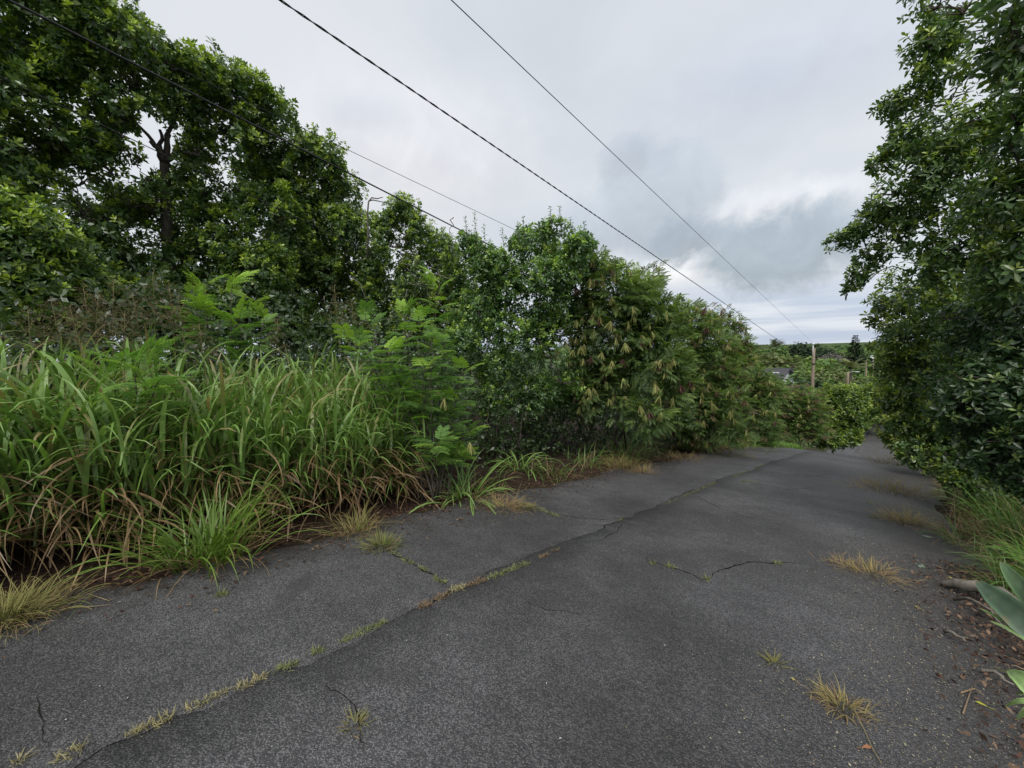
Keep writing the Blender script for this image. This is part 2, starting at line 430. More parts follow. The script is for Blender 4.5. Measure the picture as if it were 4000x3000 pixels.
def sphere_dirs(n, r):
    d = r.normal(size=(n, 3)); return unit(d)
def rosettes(pos, axis, L, n, c_old, c_mid, c_new, young, r, T=LEAF):
    """whorls of leaves at twig ends; the inner leaves are the fresh ones"""
    M_ = len(pos)
    axis = unit(axis)
    ref = np.where(np.abs(axis[:, 2:3]) < 0.9, np.array([[0, 0, 1.0]]), np.array([[1.0, 0, 0]]))
    X = unit(np.cross(axis, ref)); Y = np.cross(axis, X)
    k = np.arange(n)[None]; u = (k + .5) / n
    az = 2.399963 * k + r.uniform(0, 6.28, (M_, 1)) + r.normal(0, .25, (M_, n))
    inc = np.radians(22 + 78 * u) + r.normal(0, .18, (M_, n))
    rad = np.cos(az)[..., None] * X[:, None] + np.sin(az)[..., None] * Y[:, None]
    y = np.cos(inc)[..., None] * axis[:, None] + np.sin(inc)[..., None] * rad
    nrm = axis[:, None] * 0.9 - rad * 0.4 + r.normal(0, .25, (M_, n, 3))
    ll = L[:, None] * (0.6 + 0.45 * u) * r.uniform(.75, 1.2, (M_, n))
    p = pos[:, None] - axis[:, None] * (L[:, None] * 0.5 * u * 1.1)[..., None]
    y = y.reshape(-1, 3); nrm = nrm.reshape(-1, 3); ll = ll.ravel(); p = p.reshape(-1, 3)
    mixm = r.uniform(0, 1, (M_, n, 1))
    col = np.asarray(c_old) * (1 - mixm) + np.asarray(c_mid) * mixm
    yo = np.clip(young[:, None] * (1.35 - 1.05 * u) + r.normal(0, .06, (M_, n)), 0, 1)[..., None]
    col = col * (1 - yo) + np.asarray(c_new) * yo
    col = col * r.uniform(.8, 1.2, (M_, n, 1))
    col = np.clip(col, 0.003, 0.8)
    return stamp(T[0], T[1], p, frames(y, nrm), np.stack([ll, ll, ll], -1), col.reshape(-1, 3))

# a feathery frond: rachis with pairs of drooping leaflet rows
def frond_template(pairs=6, detail=True, seed=0):
    r = np.random.default_rng(seed)
    A = Acc(); bend = 0.35
    def rach(s): return np.array([0, s - .12 * s * s, .25 * s - bend * s * s])
    pts = [rach(s) for s in np.linspace(0, 1, 6)]
    if detail:
        V, F = tube_arrays(pts, np.linspace(.012, .004, 6), 3); A.add(V, F, (.10, .12, .04))
    else:
        A.add([pts[0], pts[2] + (.012, 0, 0), pts[5], pts[2] - (.012, 0, 0)], np.array([[0, 1, 2, 3]]), (.10, .12, .04))
    for i in range(pairs):
        s = .25 + .75 * i / (pairs - 1)
        b = rach(s)
        for sg in (-1, 1):
            ang = math.radians(62 - 28 * (i / (pairs - 1))) + r.normal(0, .06)
            d = np.array([sg * math.sin(ang), math.cos(ang), -.05]); L = (.42 + .1 * math.sin(PI * (i + .7) / pairs)) * r.uniform(.9, 1.1)
            dr = .22 + r.uniform(0, .1)
            def pin(q): return b + d * L * q + np.array([0, 0, -dr * L * q * q])
            side = np.array([d[1], -d[0], 0]); side /= np.linalg.norm(side)
            if detail:
                nl = 11
                for j in range(nl):
                    q = (j + .6) / nl; c0 = pin(q)
                    for s2 in (-1, 1):
                        ln = .085 * (1 - .35 * abs(q - .45) * 2)
                        tip = c0 + side * s2 * ln + d * .025 + np.array([0, 0, -.02 + r.normal(0, .006)])
                        wv = d * .017
                        g = r.uniform(.8, 1.2)
                        A.add([c0 - wv, c0 + wv, tip + wv * .7, tip - wv * .5], np.array([[0, 1, 2, 3]]), np.array((.175, .31, .075)) * g)
            else:
                q0, q1, q2 = pin(0), pin(.5), pin(1)
                w = side * .042
                A.add([q0, q1 + w, q2, q1 - w], np.array([[0, 1, 2, 3]]), (.06, .12, .028))
    V = np.concatenate(A.V); C = np.concatenate(A.C)
    return V, [np.concatenate(f) for f in A.F.values()], C
FR_LOW = frond_template(7, False, 1)

def blade_strips(base, az, L, W, th0, bendk, col0, col1, r, S=7, twist=0.35, pw=1.4):
    """arching grass blades: base (n,3); returns V,F,C"""
    n = len(base)
    s = np.linspace(0, 1, S + 1)[None]
    th = th0[:, None] + bendk[:, None] * s ** pw
    ds = L[:, None] / S
    hx = np.concatenate([np.zeros((n, 1)), np.cumsum(np.sin((th[:, 1:] + th[:, :-1]) / 2) * ds, 1)], 1)
    hz = np.concatenate([np.zeros((n, 1)), np.cumsum(np.cos((th[:, 1:] + th[:, :-1]) / 2) * ds, 1)], 1)
    # sideways wander
    wn = r.normal(0, .10, (n, 1)) * s ** 2 * L[:, None]
    dx, dy = np.cos(az)[:, None], np.sin(az)[:, None]
    P = np.stack([base[:, 0:1] + hx * dx - wn * dy, base[:, 1:2] + hx * dy + wn * dx, base[:, 2:3] + hz], -1)
    w = W[:, None] * np.clip(.45 + 1.6 * s, 0, 1) * (1 - s ** 2.2) * .5 + .0006
    tw = r.normal(0, twist, (n, 1)) * s + r.normal(0, .2, (n, 1))
    sx = np.stack([-dy * np.cos(tw) + dx * np.cos(th) * np.sin(tw), dx * np.cos(tw) + dy * np.cos(th) * np.sin(tw), -np.sin(th) * np.sin(tw)], -1)
    A = P + sx * w[..., None]; B = P - sx * w[..., None]
    V = np.stack([A, B], 2).reshape(n, -1, 3)
    k = (S + 1) * 2
    i = np.arange(S) * 2
    Fq = np.stack([i, i + 1, i + 3, i + 2], -1)
    F = (Fq[None] + (np.arange(n) * k)[:, None, None]).reshape(-1, 4)
    c = col0[:, None] * (1 - s[..., None]) + col1[:, None] * s[..., None]
    C = np.repeat(c[:, :, None], 2, 2).reshape(-1, 3)
    return V.reshape(-1, 3), [F], C
def flags(*a): return [np.asarray(x, float) for x in a]

# ================================================================== SETTING
def build_road():
    """two lanes of old asphalt with a real open crack between them"""
    r = np.random.default_rng(3)
    ys = np.concatenate([np.arange(-6, 9, .03), np.arange(9, 24, .08), np.arange(24, 90, .5)])
    n = len(ys)
    jag = np.interp(ys, np.arange(-8, 95, .11), r.normal(0, .020, len(np.arange(-8, 95, .11)))) + np.interp(ys, np.arange(-8, 95, .9), r.normal(0, .045, len(np.arange(-8, 95, .9))))
    cx = np.interp(ys, [-6, 0, 1, 2, 4.7, 8, 14.5, 20, 90], [-2.3, -2.32, -2.33, -2.37, -2.28, -2.14, -1.68, -1.2, 2.3]) + jag
    cw = np.clip(np.interp(ys, np.arange(-8, 95, .35), r.uniform(-.008, .015, len(np.arange(-8, 95, .35)))) + r.normal(0, .002, n), .0006, .03)
    cw[ys > 17] = .002
    le = -4.25 + drift(ys) + .10 * np.sin(ys * 1.3) + .06 * np.sin(ys * 3.7 + 1) + np.interp(ys, np.arange(-8, 95, .25), r.normal(0, .05, len(np.arange(-8, 95, .25))))
    re = 1.0 + drift(ys) + .12 * np.sin(ys * .9 + 2) + np.interp(ys, np.arange(-8, 95, .25), r.normal(0, .06, len(np.arange(-8, 95, .25))))
    z = gz(ys)
    cols = []
    for fr in np.linspace(0, 1, 9): cols.append((le * (1 - fr) + (cx - cw / 2) * fr, z - (.05 if fr == 0 else 0)))
    cols.append((cx - cw * .2, z - np.minimum(.022, cw * 2.0))); cols.append((cx + cw * .2, z - np.minimum(.022, cw * 2.0)))
    for fr in np.linspace(0, 1, 10): cols.append(((cx + cw / 2) * (1 - fr) + re * fr, z - (.05 if fr == 1 else 0)))
    nc = len(cols)
    V = np.stack([np.stack([c[0], ys, c[1] + .006 * np.sin(ys * .8 + c[0] * 1.3) * np.sin(c[0] * 2.1)], -1) for c in cols], 1)
    i = np.arange(n - 1)[:, None] * nc; j = np.arange(nc - 1)[None]
    F = np.stack([i + j, i + j + 1, i + nc + j + 1, i + nc + j], -1).reshape(-1, 4)
    me = make_mesh('road', V.reshape(-1, 3), F, MAT_ROAD)
    me.materials.append(MAT_SOIL)
    mi = np.zeros(len(F), np.int32); jj = np.broadcast_to(j, (n - 1, nc - 1)).ravel(); mi[(jj >= 8) & (jj <= 10)] = 1
    me.polygons.foreach_set('material_index', mi)
    o = obj('road', me); tag(o, kind='structure')
    return o
road = build_road()

def crack_strip(pts, wmax, seed):
    r = np.random.default_rng(seed)
    P = []
    for (a, b) in zip(pts[:-1], pts[1:]):
        a = on_ground(*a); b = on_ground(*b); k = max(4, int(np.linalg.norm(b - a) / .035))
        for s in np.linspace(0, 1, k, endpoint=False): P.append(a * (1 - s) + b * s)
    P = np.array(P); n = len(P)
    P[:, :2] += np.stack([np.convolve(r.normal(0, .014, n), np.ones(3) / 2, 'same') for _ in range(2)], -1)
    P[:, 2] = gz(P[:, 1]) + .006 * np.sin(P[:, 1] * .8 + P[:, 0] * 1.3) * np.sin(P[:, 0] * 2.1) + .003
    t = unit(np.gradient(P, axis=0)); side = np.stack([-t[:, 1], t[:, 0], 0 * t[:, 0]], -1)
    w = (r.uniform(.15, 1, n) * wmax * .5)[:, None] * np.sin(np.linspace(0, PI, n))[:, None] ** .4
    V = np.stack([P + side * w, P - side * w], 1).reshape(-1, 3)
    i = np.arange(n - 1) * 2
    F = np.stack([i, i + 1, i + 3, i + 2], -1)
    o = obj('crack', make_mesh('crack', V, F, MAT_SOIL), road)
for k, (pts, w) in enumerate([
        ([(830, 1185), (880, 1212), (920, 1236), (975, 1268)], .018),
        ([(1390, 1208), (1450, 1225), (1500, 1243), (1530, 1262)], .016),
        ([(1530, 1250), (1560, 1228), (1620, 1214), (1700, 1216), (1780, 1222)], .018),
        ([(1180, 1108), (1260, 1120), (1330, 1124)], .014),
        ([(1290, 1170), (1330, 1150), (1345, 1130)], .012),
        ([(1480, 1060), (1560, 1100), (1640, 1125)], .012),
        ([(1610, 1040), (1700, 1058), (1790, 1050)], .014),
        ([(700, 1480), (760, 1530), (790, 1590), (830, 1650)], .007),
        ([(60, 1500), (100, 1560), (90, 1640)], .006),
        ([(1120, 1290), (1180, 1320), (1260, 1330)], .006),
        ([(1660, 1020), (1740, 1030), (1800, 1024)], .016)]):
    crack_strip(pts, w, 40 + k)

def build_ground():
    xs = np.unique(np.concatenate([np.linspace(-4000, -60, 40), np.linspace(-60, -12, 25), np.arange(-12, 8, .4), np.linspace(8, 60, 25), np.linspace(60, 4000, 40)]))
    ys = np.unique(np.concatenate([np.linspace(-280, -8, 20), np.arange(-8, 26, .4), np.linspace(26, 100, 50), np.linspace(100, 600, 40), np.linspace(600, 5900, 40)]))
    X, Y = np.meshgrid(xs, ys)
    Z = ground_z(X, Y)
    under = (X - drift(Y) > -4.1) & (X - drift(Y) < .85) & (Y < 89) & (Y > -5.9)
    Z = np.where(under, gz(Y) - .09, Z)
    nx, ny = len(xs), len(ys)
    i = np.arange(ny - 1)[:, None] * nx; j = np.arange(nx - 1)[None]
    F = np.stack([i + j, i + j + 1, i + nx + j + 1, i + nx + j], -1).reshape(-1, 4)
    o = obj('ground', make_mesh('ground', np.stack([X, Y, Z], -1).reshape(-1, 3), F, MAT_GROUND, smooth=True))
    tag(o, kind='structure')
build_ground()

# ================================================================== TREES
C_OLD, C_MID, C_NEW = (0.052, 0.100, 0.042), (0.115, 0.205, 0.062), (0.40, 0.52, 0.07)

DENS = 1.3
def lobes_from(spec, rg, r, back=0.8):
    out = []
    for (px, py, rp) in spec:
        p = at(px, py, rg); q = rp * depth_of(p) / FPX
        dr = unit(p - CAM)
        off = r.uniform(-.5, .9) * q
        out.append((p + dr * off, q, 1.0))
        if r.uniform() < back:
            b = p + dr * (off + q * r.uniform(1.0, 2.2)) + r.normal(0, .25, 3) * q
            out.append((b, q * .9, .55))
    return out
def shell_points(lobes, dens, r, gap=-.55, gapf=1.6, bump=.30):
    P, A = [], []
    cs = np.array([l[0] for l in lobes]); rs = np.array([l[1] for l in lobes])
    for c, q, w in lobes:
        m = max(8, int(4 * PI * q * q * dens * w))
        d = sphere_dirs(m, r)
        keep = r.uniform(size=m) < np.where(d[:, 2] < -.35, .55, 1.0)
        d = d[keep]
        rr = q * (r.uniform(.62, 1.0, len(d)) ** .6)
        p = c + d * rr[:, None]
        p = p + d * (q * bump * vnoise(p, 2.6 / max(q, .3)))[:, None]
        keep = vnoise(p, gapf) > gap
        # buried points are not needed twice
        dist = np.linalg.norm(p[:, None] - cs[None], axis=-1) / rs[None]
        keep &= (np.sort(dist, axis=1)[:, 1 if len(lobes) > 1 else 0] > .50) | (r.uniform(size=len(p)) < .25)
        P.append(p[keep]); A.append(d[keep])
    return np.concatenate(P), np.concatenate(A)
def limb_path(a, b, r, n=6, wob=.06):
    s = np.linspace(0, 1, n)[:, None]
    mid = np.array([0, 0, 1.0]) * np.linalg.norm(b - a) * .12
    p = a * (1 - s) + b * s + mid * np.sin(PI * s)
    p[1:-1] += r.normal(0, wob * np.linalg.norm(b - a), (n - 2, 3))
    return p
def wood(base, fork, lobes, r0, r, twigs=5, trunkpts=None):
    A = Acc()
    p = limb_path(base, fork, r, 7, .03) if trunkpts is None else np.asarray(trunkpts)
    A.add(*tube_arrays(p, np.linspace(r0, r0 * .62, len(p)), 9))
    order = sorted(lobes, key=lambda l: np.linalg.norm(l[0] - fork))
    ends = [(fork, r0 * .6)]
    for c, q, w in order:
        # grow from the nearest existing joint
        dd = [np.linalg.norm(c - e[0]) for e in ends]
        e = ends[int(np.argmin(dd))]
        rad = max(.010, e[1] * .60)
        pts = limb_path(e[0], c, r, 6, .07)
        A.add(*tube_arrays(pts, np.linspace(rad, max(.008, rad * .45), 6), 6))
        ends.append((c, max(.010, rad * .55)))
        for _ in range(int(twigs * w)):
            d = sphere_dirs(1, r)[0]; d[2] = abs(d[2]) * .6
            A.add(*tube_arrays(limb_path(c, c + d * q * r.uniform(.7, 1.0), r, 4, .08), np.linspace(.012, .004, 4), 4))
    return A
def broadleaf(name, label, spec, rg, trunk_px, r0=.12, dens=60, L=.105, nleaf=7, young=.75, colors=(C_OLD, C_MID, C_NEW), seed=0, group=None,
              gap=-.55, fork_up=.45, cat='tree', mat=None, twigs=5, back=.8, base_rg=None, droop=0.0, fill=1.0, trunk_path=None, forks=(), T=LEAF):
    dens = dens * DENS
    r = np.random.default_rng(seed)
    lobes = lobes_from(spec, rg, r, back)
    b = at(trunk_px[0], trunk_px[1], base_rg or rg); base = np.array([b[0], b[1], float(ground_z(b[0], b[1])) - .05])
    cen = np.mean([l[0] for l in lobes], axis=0)
    fork = base * (1 - fork_up) + np.array([cen[0] * .5 + base[0] * .5, cen[1] * .5 + base[1] * .5, cen[2]]) * fork_up
    t = thing(name, label, cat, base, group)
    if trunk_path is not None:
        tp = [base] + [at(*q) for q in trunk_path]; fork = tp[-1]; s_ = np.linspace(0, len(tp) - 1, 14); tp = np.stack([np.interp(s_, range(len(tp)), [q[i] for q in tp]) for i in range(3)], -1)
        A = wood(base, fork, lobes, r0, r, twigs, tp)
        for (q, k) in forks: A.add(*tube_arrays(limb_path(fork, at(*q), r, 6, .035), np.linspace(r0 * k, r0 * k * .5, 6), 7))
    else: A = wood(base, fork, lobes, r0, r, twigs)
    obj('trunk', A.mesh('trunk', MAT_BARK, base, smooth=True, col=False), t)
    P, D_ = shell_points(lobes, dens, r, gap)
    ax = D_ * .75 + np.array([0, 0, .55 - droop]) + r.normal(0, .35, D_.shape)
    top = np.clip(.65 + .45 * D_[:, 2], 0, 1)
    yo = np.where(r.uniform(size=len(P)) < .88 * young * top, r.uniform(.65, 1.1, len(P)), r.uniform(0, .12, len(P)))
    A = Acc()
    A.add(*rosettes(P, ax, np.full(len(P), L * 1.12) * r.uniform(.8, 1.3, len(P)), nleaf, *colors, yo, r, T))
    fill_leaves(A, lobes, fill * dens * 1.1, L * 1.3, colors, r, gap)
    obj('crown', A.mesh('crown', mat or MAT_LEAF, base), t, kind='stuff')
    return t, lobes, base
def fill_leaves(A, lobes, dens, size, colors, r, gap=-.5):
    """inner leaves tinted darker as crown shade; they close gaps against the sky"""
    for c, q, w in lobes:
        n = int(4 * PI * q * q * dens * w); d = sphere_dirs(n, r); p = c + d * (q * r.uniform(.1, .78, n) ** .7)[:, None]
        p = p[vnoise(p, 1.6) > gap + .05]; n = len(p)
        m = r.uniform(0, 1, (n, 1)); col = (np.asarray(colors[0]) * (1 - m) + np.asarray(colors[1]) * m) * r.uniform(.75, 1.1, (n, 1))  # inner leaf colours kept darker, standing in for shade inside the crown
        sc = size * r.uniform(.6, 1.2, n)
        A.add(*stamp(RHOMB[0], RHOMB[1], p, frames(unit(r.normal(size=(n, 3))), r.normal(size=(n, 3)) + np.array([0, 0, .6])), np.stack([sc, sc, sc], -1), col))

broadleaf('broadleaf_tree', 'tallest dark green tree at the far left, cut by the top of the frame',
          [(40, 80, 85), (150, 30, 95), (255, 75, 75), (330, 110, 40), (60, 215, 75), (165, 130, 55), (150, 330, 62), (280, 190, 60), (20, 330, 70), (215, 265, 40),
           (-90, 130, 120), (100, -110, 120), (-60, 330, 110), (240, 375, 60), (80, 420, 70), (180, 470, 60), (235, 215, 42), (115, 265, 46), (215, 320, 40), (110, 170, 50), (200, 560, 70), (90, 560, 80), (250, 640, 60), (130, 650, 70), (20, 640, 80), (-40, 480, 100), (275, 262, 38), (250, 325, 30), (292, 352, 34), (262, 300, 26), (320, 392, 26), (170, 400, 42), (250, 480, 50)], 11.0, (200, 600), .2, T=RHOMB, nleaf=8, seed=101, dens=80, L=.098, gap=-.42, fill=.6)
broadleaf('broadleaf_tree', 'big tree whose forked grey trunk shows against sky behind the tall grass',
          [(370, 150, 55), (440, 165, 62), (530, 205, 58), (588, 235, 46), (405, 235, 46), (490, 290, 66), (580, 320, 56), (285, 450, 50), (335, 455, 34), (440, 420, 66), (540, 410, 65),
           (340, 530, 66), (460, 520, 78), (600, 480, 66), (250, 570, 60), (420, 620, 60), (560, 590, 70), (360, 640, 60), (490, 660, 60), (300, 690, 60), (410, 700, 60), (530, 700, 60), (430, 330, 40)], 11.6, (372, 640), .125, base_rg=11.7, trunk_path=[(364, 540, 11.7), (358, 430, 11.7), (355, 352, 11.7)], forks=[((325, 305, 11.5), .55), ((290, 262, 11.4), .35), ((366, 290, 11.7), .55), ((385, 235, 11.8), .4), ((345, 280, 11.9), .4), ((430, 330, 11.6), .35)], T=RHOMB, nleaf=8, seed=102, dens=84, L=.094, gap=-.4, fill=.7)
broadleaf('broadleaf_tree', 'dark tree with a sloping crown between the forked tree and the bent bare branch',
          [(655, 320, 44), (700, 345, 48), (735, 410, 44), (670, 440, 58), (640, 550, 70), (740, 500, 58), (700, 590, 58), (620, 640, 60), (730, 640, 50), (640, 710, 60), (720, 710, 60), (790, 690, 50), (610, 390, 44)], 12.6, (680, 640), .14, T=RHOMB, nleaf=8, seed=103, dens=80, L=.092)
t4, lob4, base4 = broadleaf('broadleaf_tree', 'thin topped tree with a bent bare branch standing out of its crown',
          [(870, 460, 38), (900, 500, 36), (835, 485, 30), (850, 535, 48), (795, 570, 48), (905, 570, 50), (860, 630, 58), (780, 645, 50), (955, 545, 40), (985, 590, 48), (920, 650, 55), (840, 710, 60), (930, 720, 60), (1000, 660, 50), (780, 610, 40)],
          12.2, (850, 640), .12, T=RHOMB, nleaf=8, seed=104, dens=78, L=.09, gap=-.45)
broadleaf('leafy_shrub', 'bright yellow tipped shrub at the left edge behind the tall grass',
          [(30, 470, 62), (105, 505, 55), (30, 560, 75), (150, 570, 48), (90, 615, 60), (195, 610, 36), (-60, 520, 90), (20, 660, 70), (130, 680, 60)], 7.6, (60, 650), .06, seed=105, dens=84, L=.082,
          young=.85, cat='shrub', back=.5)
t5, lob5, base5 = broadleaf('leafy_shrub', 'fresh green rounded tall shrub in the middle of the hedge with spiky top shoots',
          [(1000, 530, 34), (1055, 570, 52), (1135, 530, 44), (1195, 500, 34), (1250, 535, 40), (1100, 620, 64), (1190, 600, 58), (1285, 585, 46), (1040, 680, 64), (1125, 730, 64),
           (1190, 775, 44), (1240, 670, 58), (1330, 600, 34), (1075, 790, 46), (1060, 860, 50), (1180, 700, 46), (1000, 740, 44), (1150, 850, 48), (1215, 830, 40)], 8.8, (1120, 800), .06, base_rg=10.2, seed=106, dens=66, L=.085, young=.55, nleaf=8,
          colors=((.050, .110, .040), (.12, .235, .07), (.36, .52, .08)), cat='shrub', back=.6)

# bent dead limb and dead twigs on the thin topped tree
A = Acc()
bp_ = [at(794, 560, 11.6), at(795, 507, 11.6), at(794, 460, 11.6), at(796, 436, 11.6), at(803, 427, 11.6), at(815, 429, 11.6), at(827, 426, 11.6)]
A.add(*tube_arrays(bp_, np.linspace(.03, .010, 7), 6))
A.add(*tube_arrays([at(796, 434, 11.6), at(806, 432, 11.6), at(825, 436, 11.6), at(846, 439, 11.5)], [.016, .014, .011, .008], 6))
obj('bare_branch', A.mesh('bare_branch', MAT_TWIG, base4, smooth=True, col=False), t4)
A = Acc(); r = np.random.default_rng(5)
for (x0, y0, x1, y1) in [(870, 560, 900, 620), (905, 600, 960, 570), (880, 610, 940, 640), (860, 650, 930, 620), (760, 600, 800, 660), (700, 640, 790, 690), (930, 590, 985, 610), (820, 690, 890, 660),
                         (905, 575, 890, 530), (940, 640, 960, 680), (980, 470, 970, 520), (1000, 495, 985, 540)]:
    A = Acc(); A.add(*tube_arrays(limb_path(at(x0, y0, 10.9), at(x1, y1, 10.8), r, 7, .09), np.linspace(.014, .004, 7), 5))
    obj('dead_twig', A.mesh('dead_twig', MAT_TWIG, base4, smooth=True, col=False), t4)

# upright shoots on the spiky shrub
r = np.random.default_rng(12)
P, AX = [], []
S_ = Acc()
for (x, y0, y1) in [(1005, 470, 540), (1025, 462, 540), (1045, 485, 560), (1118, 480, 540), (1130, 470, 540), (1188, 448, 510), (1208, 446, 510), (1232, 472, 520), (1262, 480, 540), (975, 505, 560), (1085, 495, 560), (1325, 560, 600), (1352, 566, 610), (1300, 545, 590)]:
    a, b = at(x + 6, y1, 8.5), at(x, y0, 8.5)
    S_.add(*tube_arrays([a, (a + b) / 2, b], [.008, .006, .003], 4))
    for s in np.linspace(.05, 1, 8):
        P.append(a * (1 - s) + b * s); AX.append(unit(b - a) + r.normal(0, .15, 3))
V, F, C = rosettes(np.array(P), np.array(AX), np.full(len(P), .075), 5, (.03, .065, .02), (.055, .11, .03), (.2, .29, .05), r.uniform(.2, .8, len(P)), r)
obj('shoot_leaves', make_mesh('shoot_leaves', V - base5, F, MAT_LEAF, C), t5, kind='stuff')
obj('shoot_stems', S_.mesh('shoot_stems', MAT_TWIG, base5, col=False), t5, kind='stuff')

# ---------------------------------------------------------------- feathery shrubs with pods (hedge)
K_OLD, K_MID, K_NEW = (.058, .105, .036), (.14, .215, .068), (.30, .42, .10)
def pod_mesh(seed, brown):
    r = np.random.default_rng(seed); A = Acc()
    n = r.integers(9, 15)
    for _ in range(n):
        az = r.uniform(0, 6.28); tl = r.uniform(.03, .62); L = r.uniform(.14, .22); w = .011
        d = np.array([math.cos(az) * math.sin(tl), math.sin(az) * math.sin(tl), -math.cos(tl)])
        s = unit(np.cross(d, r.normal(size=3)))
        nn = np.cross(d, s) * .002
        ps = [d * L * q + np.array([0, 0, -.05 * q * q * L]) for q in (0, .18, .8, 1)]
        ww = [.002, w, w, .002]
        c = np.array((.17, .095, .075)) if brown else np.array((.38, .40, .14))
        if not brown and r.uniform() < .2: c = np.array((.26, .20, .10))
        c = c * r.uniform(.75, 1.25)
        V = np.concatenate([[p + s * w_ + nn, p - s * w_ + nn, p - s * w_ - nn, p + s * w_ - nn] for p, w_ in zip(ps, ww)])
        F = []
        for k in range(3):
            for j in range(4): F.append([k * 4 + j, k * 4 + (j + 1) % 4, k * 4 + 4 + (j + 1) % 4, k * 4 + 4 + j])
        A.add(V, np.array(F), c)
    return A.mesh('pod_cluster', MAT_KOA)
PODS_G = [pod_mesh(900 + i, False) for i in range(5)]
PODS_B = [pod_mesh(950 + i, True) for i in range(3)]

def feathery(name, label, spec, rg, trunk_px, seed, dens=56, L=.27, pods=0, brown=.2, colors=(K_OLD, K_MID, K_NEW), group=None, young=.35, cat='shrub', leaf_mix=0.0, r0=.05, base_rg=None, tan=0.0, podlist=()):
    r = np.random.default_rng(seed)
    lobes = lobes_from(spec, rg, r, .7)
    b = at(trunk_px[0], trunk_px[1], base_rg or rg * 1.06); base = np.array([b[0], b[1], float(ground_z(b[0], b[1])) - .05])
    t = thing(name, label, cat, base, group)
    cen = np.mean([l[0] for l in lobes], axis=0)
    A = wood(base, base * .6 + cen * .4, lobes, r0, r, 3)
    for k in range(2):
        p0 = base + np.append(r.normal(0, .35, 2), 0); A.add(*tube_arrays(limb_path(p0, lobes[r.integers(len(lobes))][0], r, 6, .05), np.linspace(.03, .012, 6), 6))
    obj('trunk', A.mesh('trunk', MAT_BARK, base, smooth=True, col=False), t)
    P, D_ = shell_points(lobes, dens, r, -.7, 1.8, .25)
    y = D_ * np.array([1, 1, .5]) + r.normal(0, .45, D_.shape) + np.array([0, 0, .15])
    nrm = np.array([0, 0, 1.0]) + D_ * .5 + r.normal(0, .25, D_.shape)
    sc = L * r.uniform(.7, 1.2, len(P))
    mixm = r.uniform(0, 1, (len(P), 1))
    c = np.asarray(colors[0]) * (1 - mixm) + np.asarray(colors[1]) * mixm
    yo = np.clip(young * (.4 + .7 * D_[:, 2:3]) * r.uniform(0, 1.8, (len(P), 1)), 0, 1)  # upward sides blend towards the fresh colour, painting in top-lit brightness
    c = c * (1 - yo) + np.asarray(colors[2]) * yo
    if tan:
        k = (r.uniform(size=(len(P), 1)) < tan)
        c = np.where(k, np.array([.17, .13, .075]) * r.uniform(.7, 1.2, (len(P), 1)), c)
    V, F, C = stamp(FR_LOW[0], FR_LOW[1], P, frames(y, nrm), np.stack([sc] * 3, -1), c)
    A = Acc(); A.add(V, F, C)
    fill_leaves(A, lobes, dens * 1.1, L * .55, colors, r, -.75)
    if leaf_mix:
        k = r.uniform(size=len(P)) < leaf_mix
        V, F, C = rosettes(P[k] + D_[k] * .05, D_[k] * .7 + np.array([0, 0, .5]), np.full(k.sum(), .085), 6, (.025, .055, .018), (.05, .1, .03), (.18, .26, .045), r.uniform(0, .8, k.sum()), r)
        A.add(V, F, C)
    obj('crown', A.mesh('crown', MAT_KOA, base), t, kind='stuff')
    # seed pods hang from the side that faces the open road
    tocam = unit(CAM - P)
    q_ = (P - CAM); dist = np.linalg.norm(q_, axis=1); q_ = q_ / dist[:, None]
    cell = np.round(np.stack([np.arctan2(q_[:, 0], q_[:, 1]), q_[:, 2]], -1) / (.30 / rg)).astype(int)
    _, inv = np.unique(cell, axis=0, return_inverse=True); inv = inv.ravel(); mn = np.full(inv.max() + 1, 1e9); np.minimum.at(mn, inv, dist)
    ok = np.where(dist < mn[inv] + .10)[0]
    spots = []
    for i in r.permutation(ok):
        if len(spots) >= pods: break
        p = P[i] + tocam[i] * .10 + np.array([0, 0, .04])
        if vnoise(p, 1.2) < -.4: continue
        spots.append((p, r.uniform() < brown))
    for (px, py, bro) in podlist:
        d = ray(px, py); d = d / np.linalg.norm(d)
        q = ((P - CAM) @ d); off = np.linalg.norm(P - CAM - q[:, None] * d, axis=1)
        near_ = q[off < .22]
        spots.append((CAM + d * ((near_.min() if len(near_) else rg) - .12), bro))
    for p, bro in spots:
        me = (PODS_B if bro else PODS_G)[r.integers(3 if bro else 5)]
        o = obj('pod_cluster', me, t, p - base); o.rotation_euler = (r.normal(0, .15), r.normal(0, .15), r.uniform(0, 6.28)); o.scale = (r.uniform(.85, 1.2),) * 3
    return t, base

feathery('feathery_shrub', 'podded feathery shrub arching over the dark hollow in the hedge',
         [(1200, 560, 40), (1265, 600, 48), (1335, 640, 54), (1385, 640, 42), (1290, 700, 58), (1380, 720, 58), (1445, 690, 40), (1420, 775, 52), (1340, 790, 48), (1450, 810, 36), (1440, 850, 30), (1250, 760, 40), (1400, 690, 40), (1290, 820, 40), (1350, 860, 40), (1260, 850, 36), (1400, 900, 34)], 9.6, (1330, 800), 201, base_rg=11.2,
         pods=110, brown=.12, leaf_mix=.25, podlist=[(1175, 520, 0), (1250, 540, 0), (1240, 590, 1), (1185, 625, 1), (1210, 640, 1), (1160, 640, 1), (1245, 620, 1), (1300, 590, 0), (1330, 590, 0), (1245, 690, 0), (1230, 705, 0),
         (1320, 640, 0), (1330, 660, 0), (1220, 530, 1), (1180, 700, 0), (1195, 730, 0), (1205, 750, 0), (1225, 745, 0), (1330, 730, 0), (1350, 740, 0), (1415, 830, 0), (1425, 855, 0), (1300, 760, 0), (1345, 775, 1)])
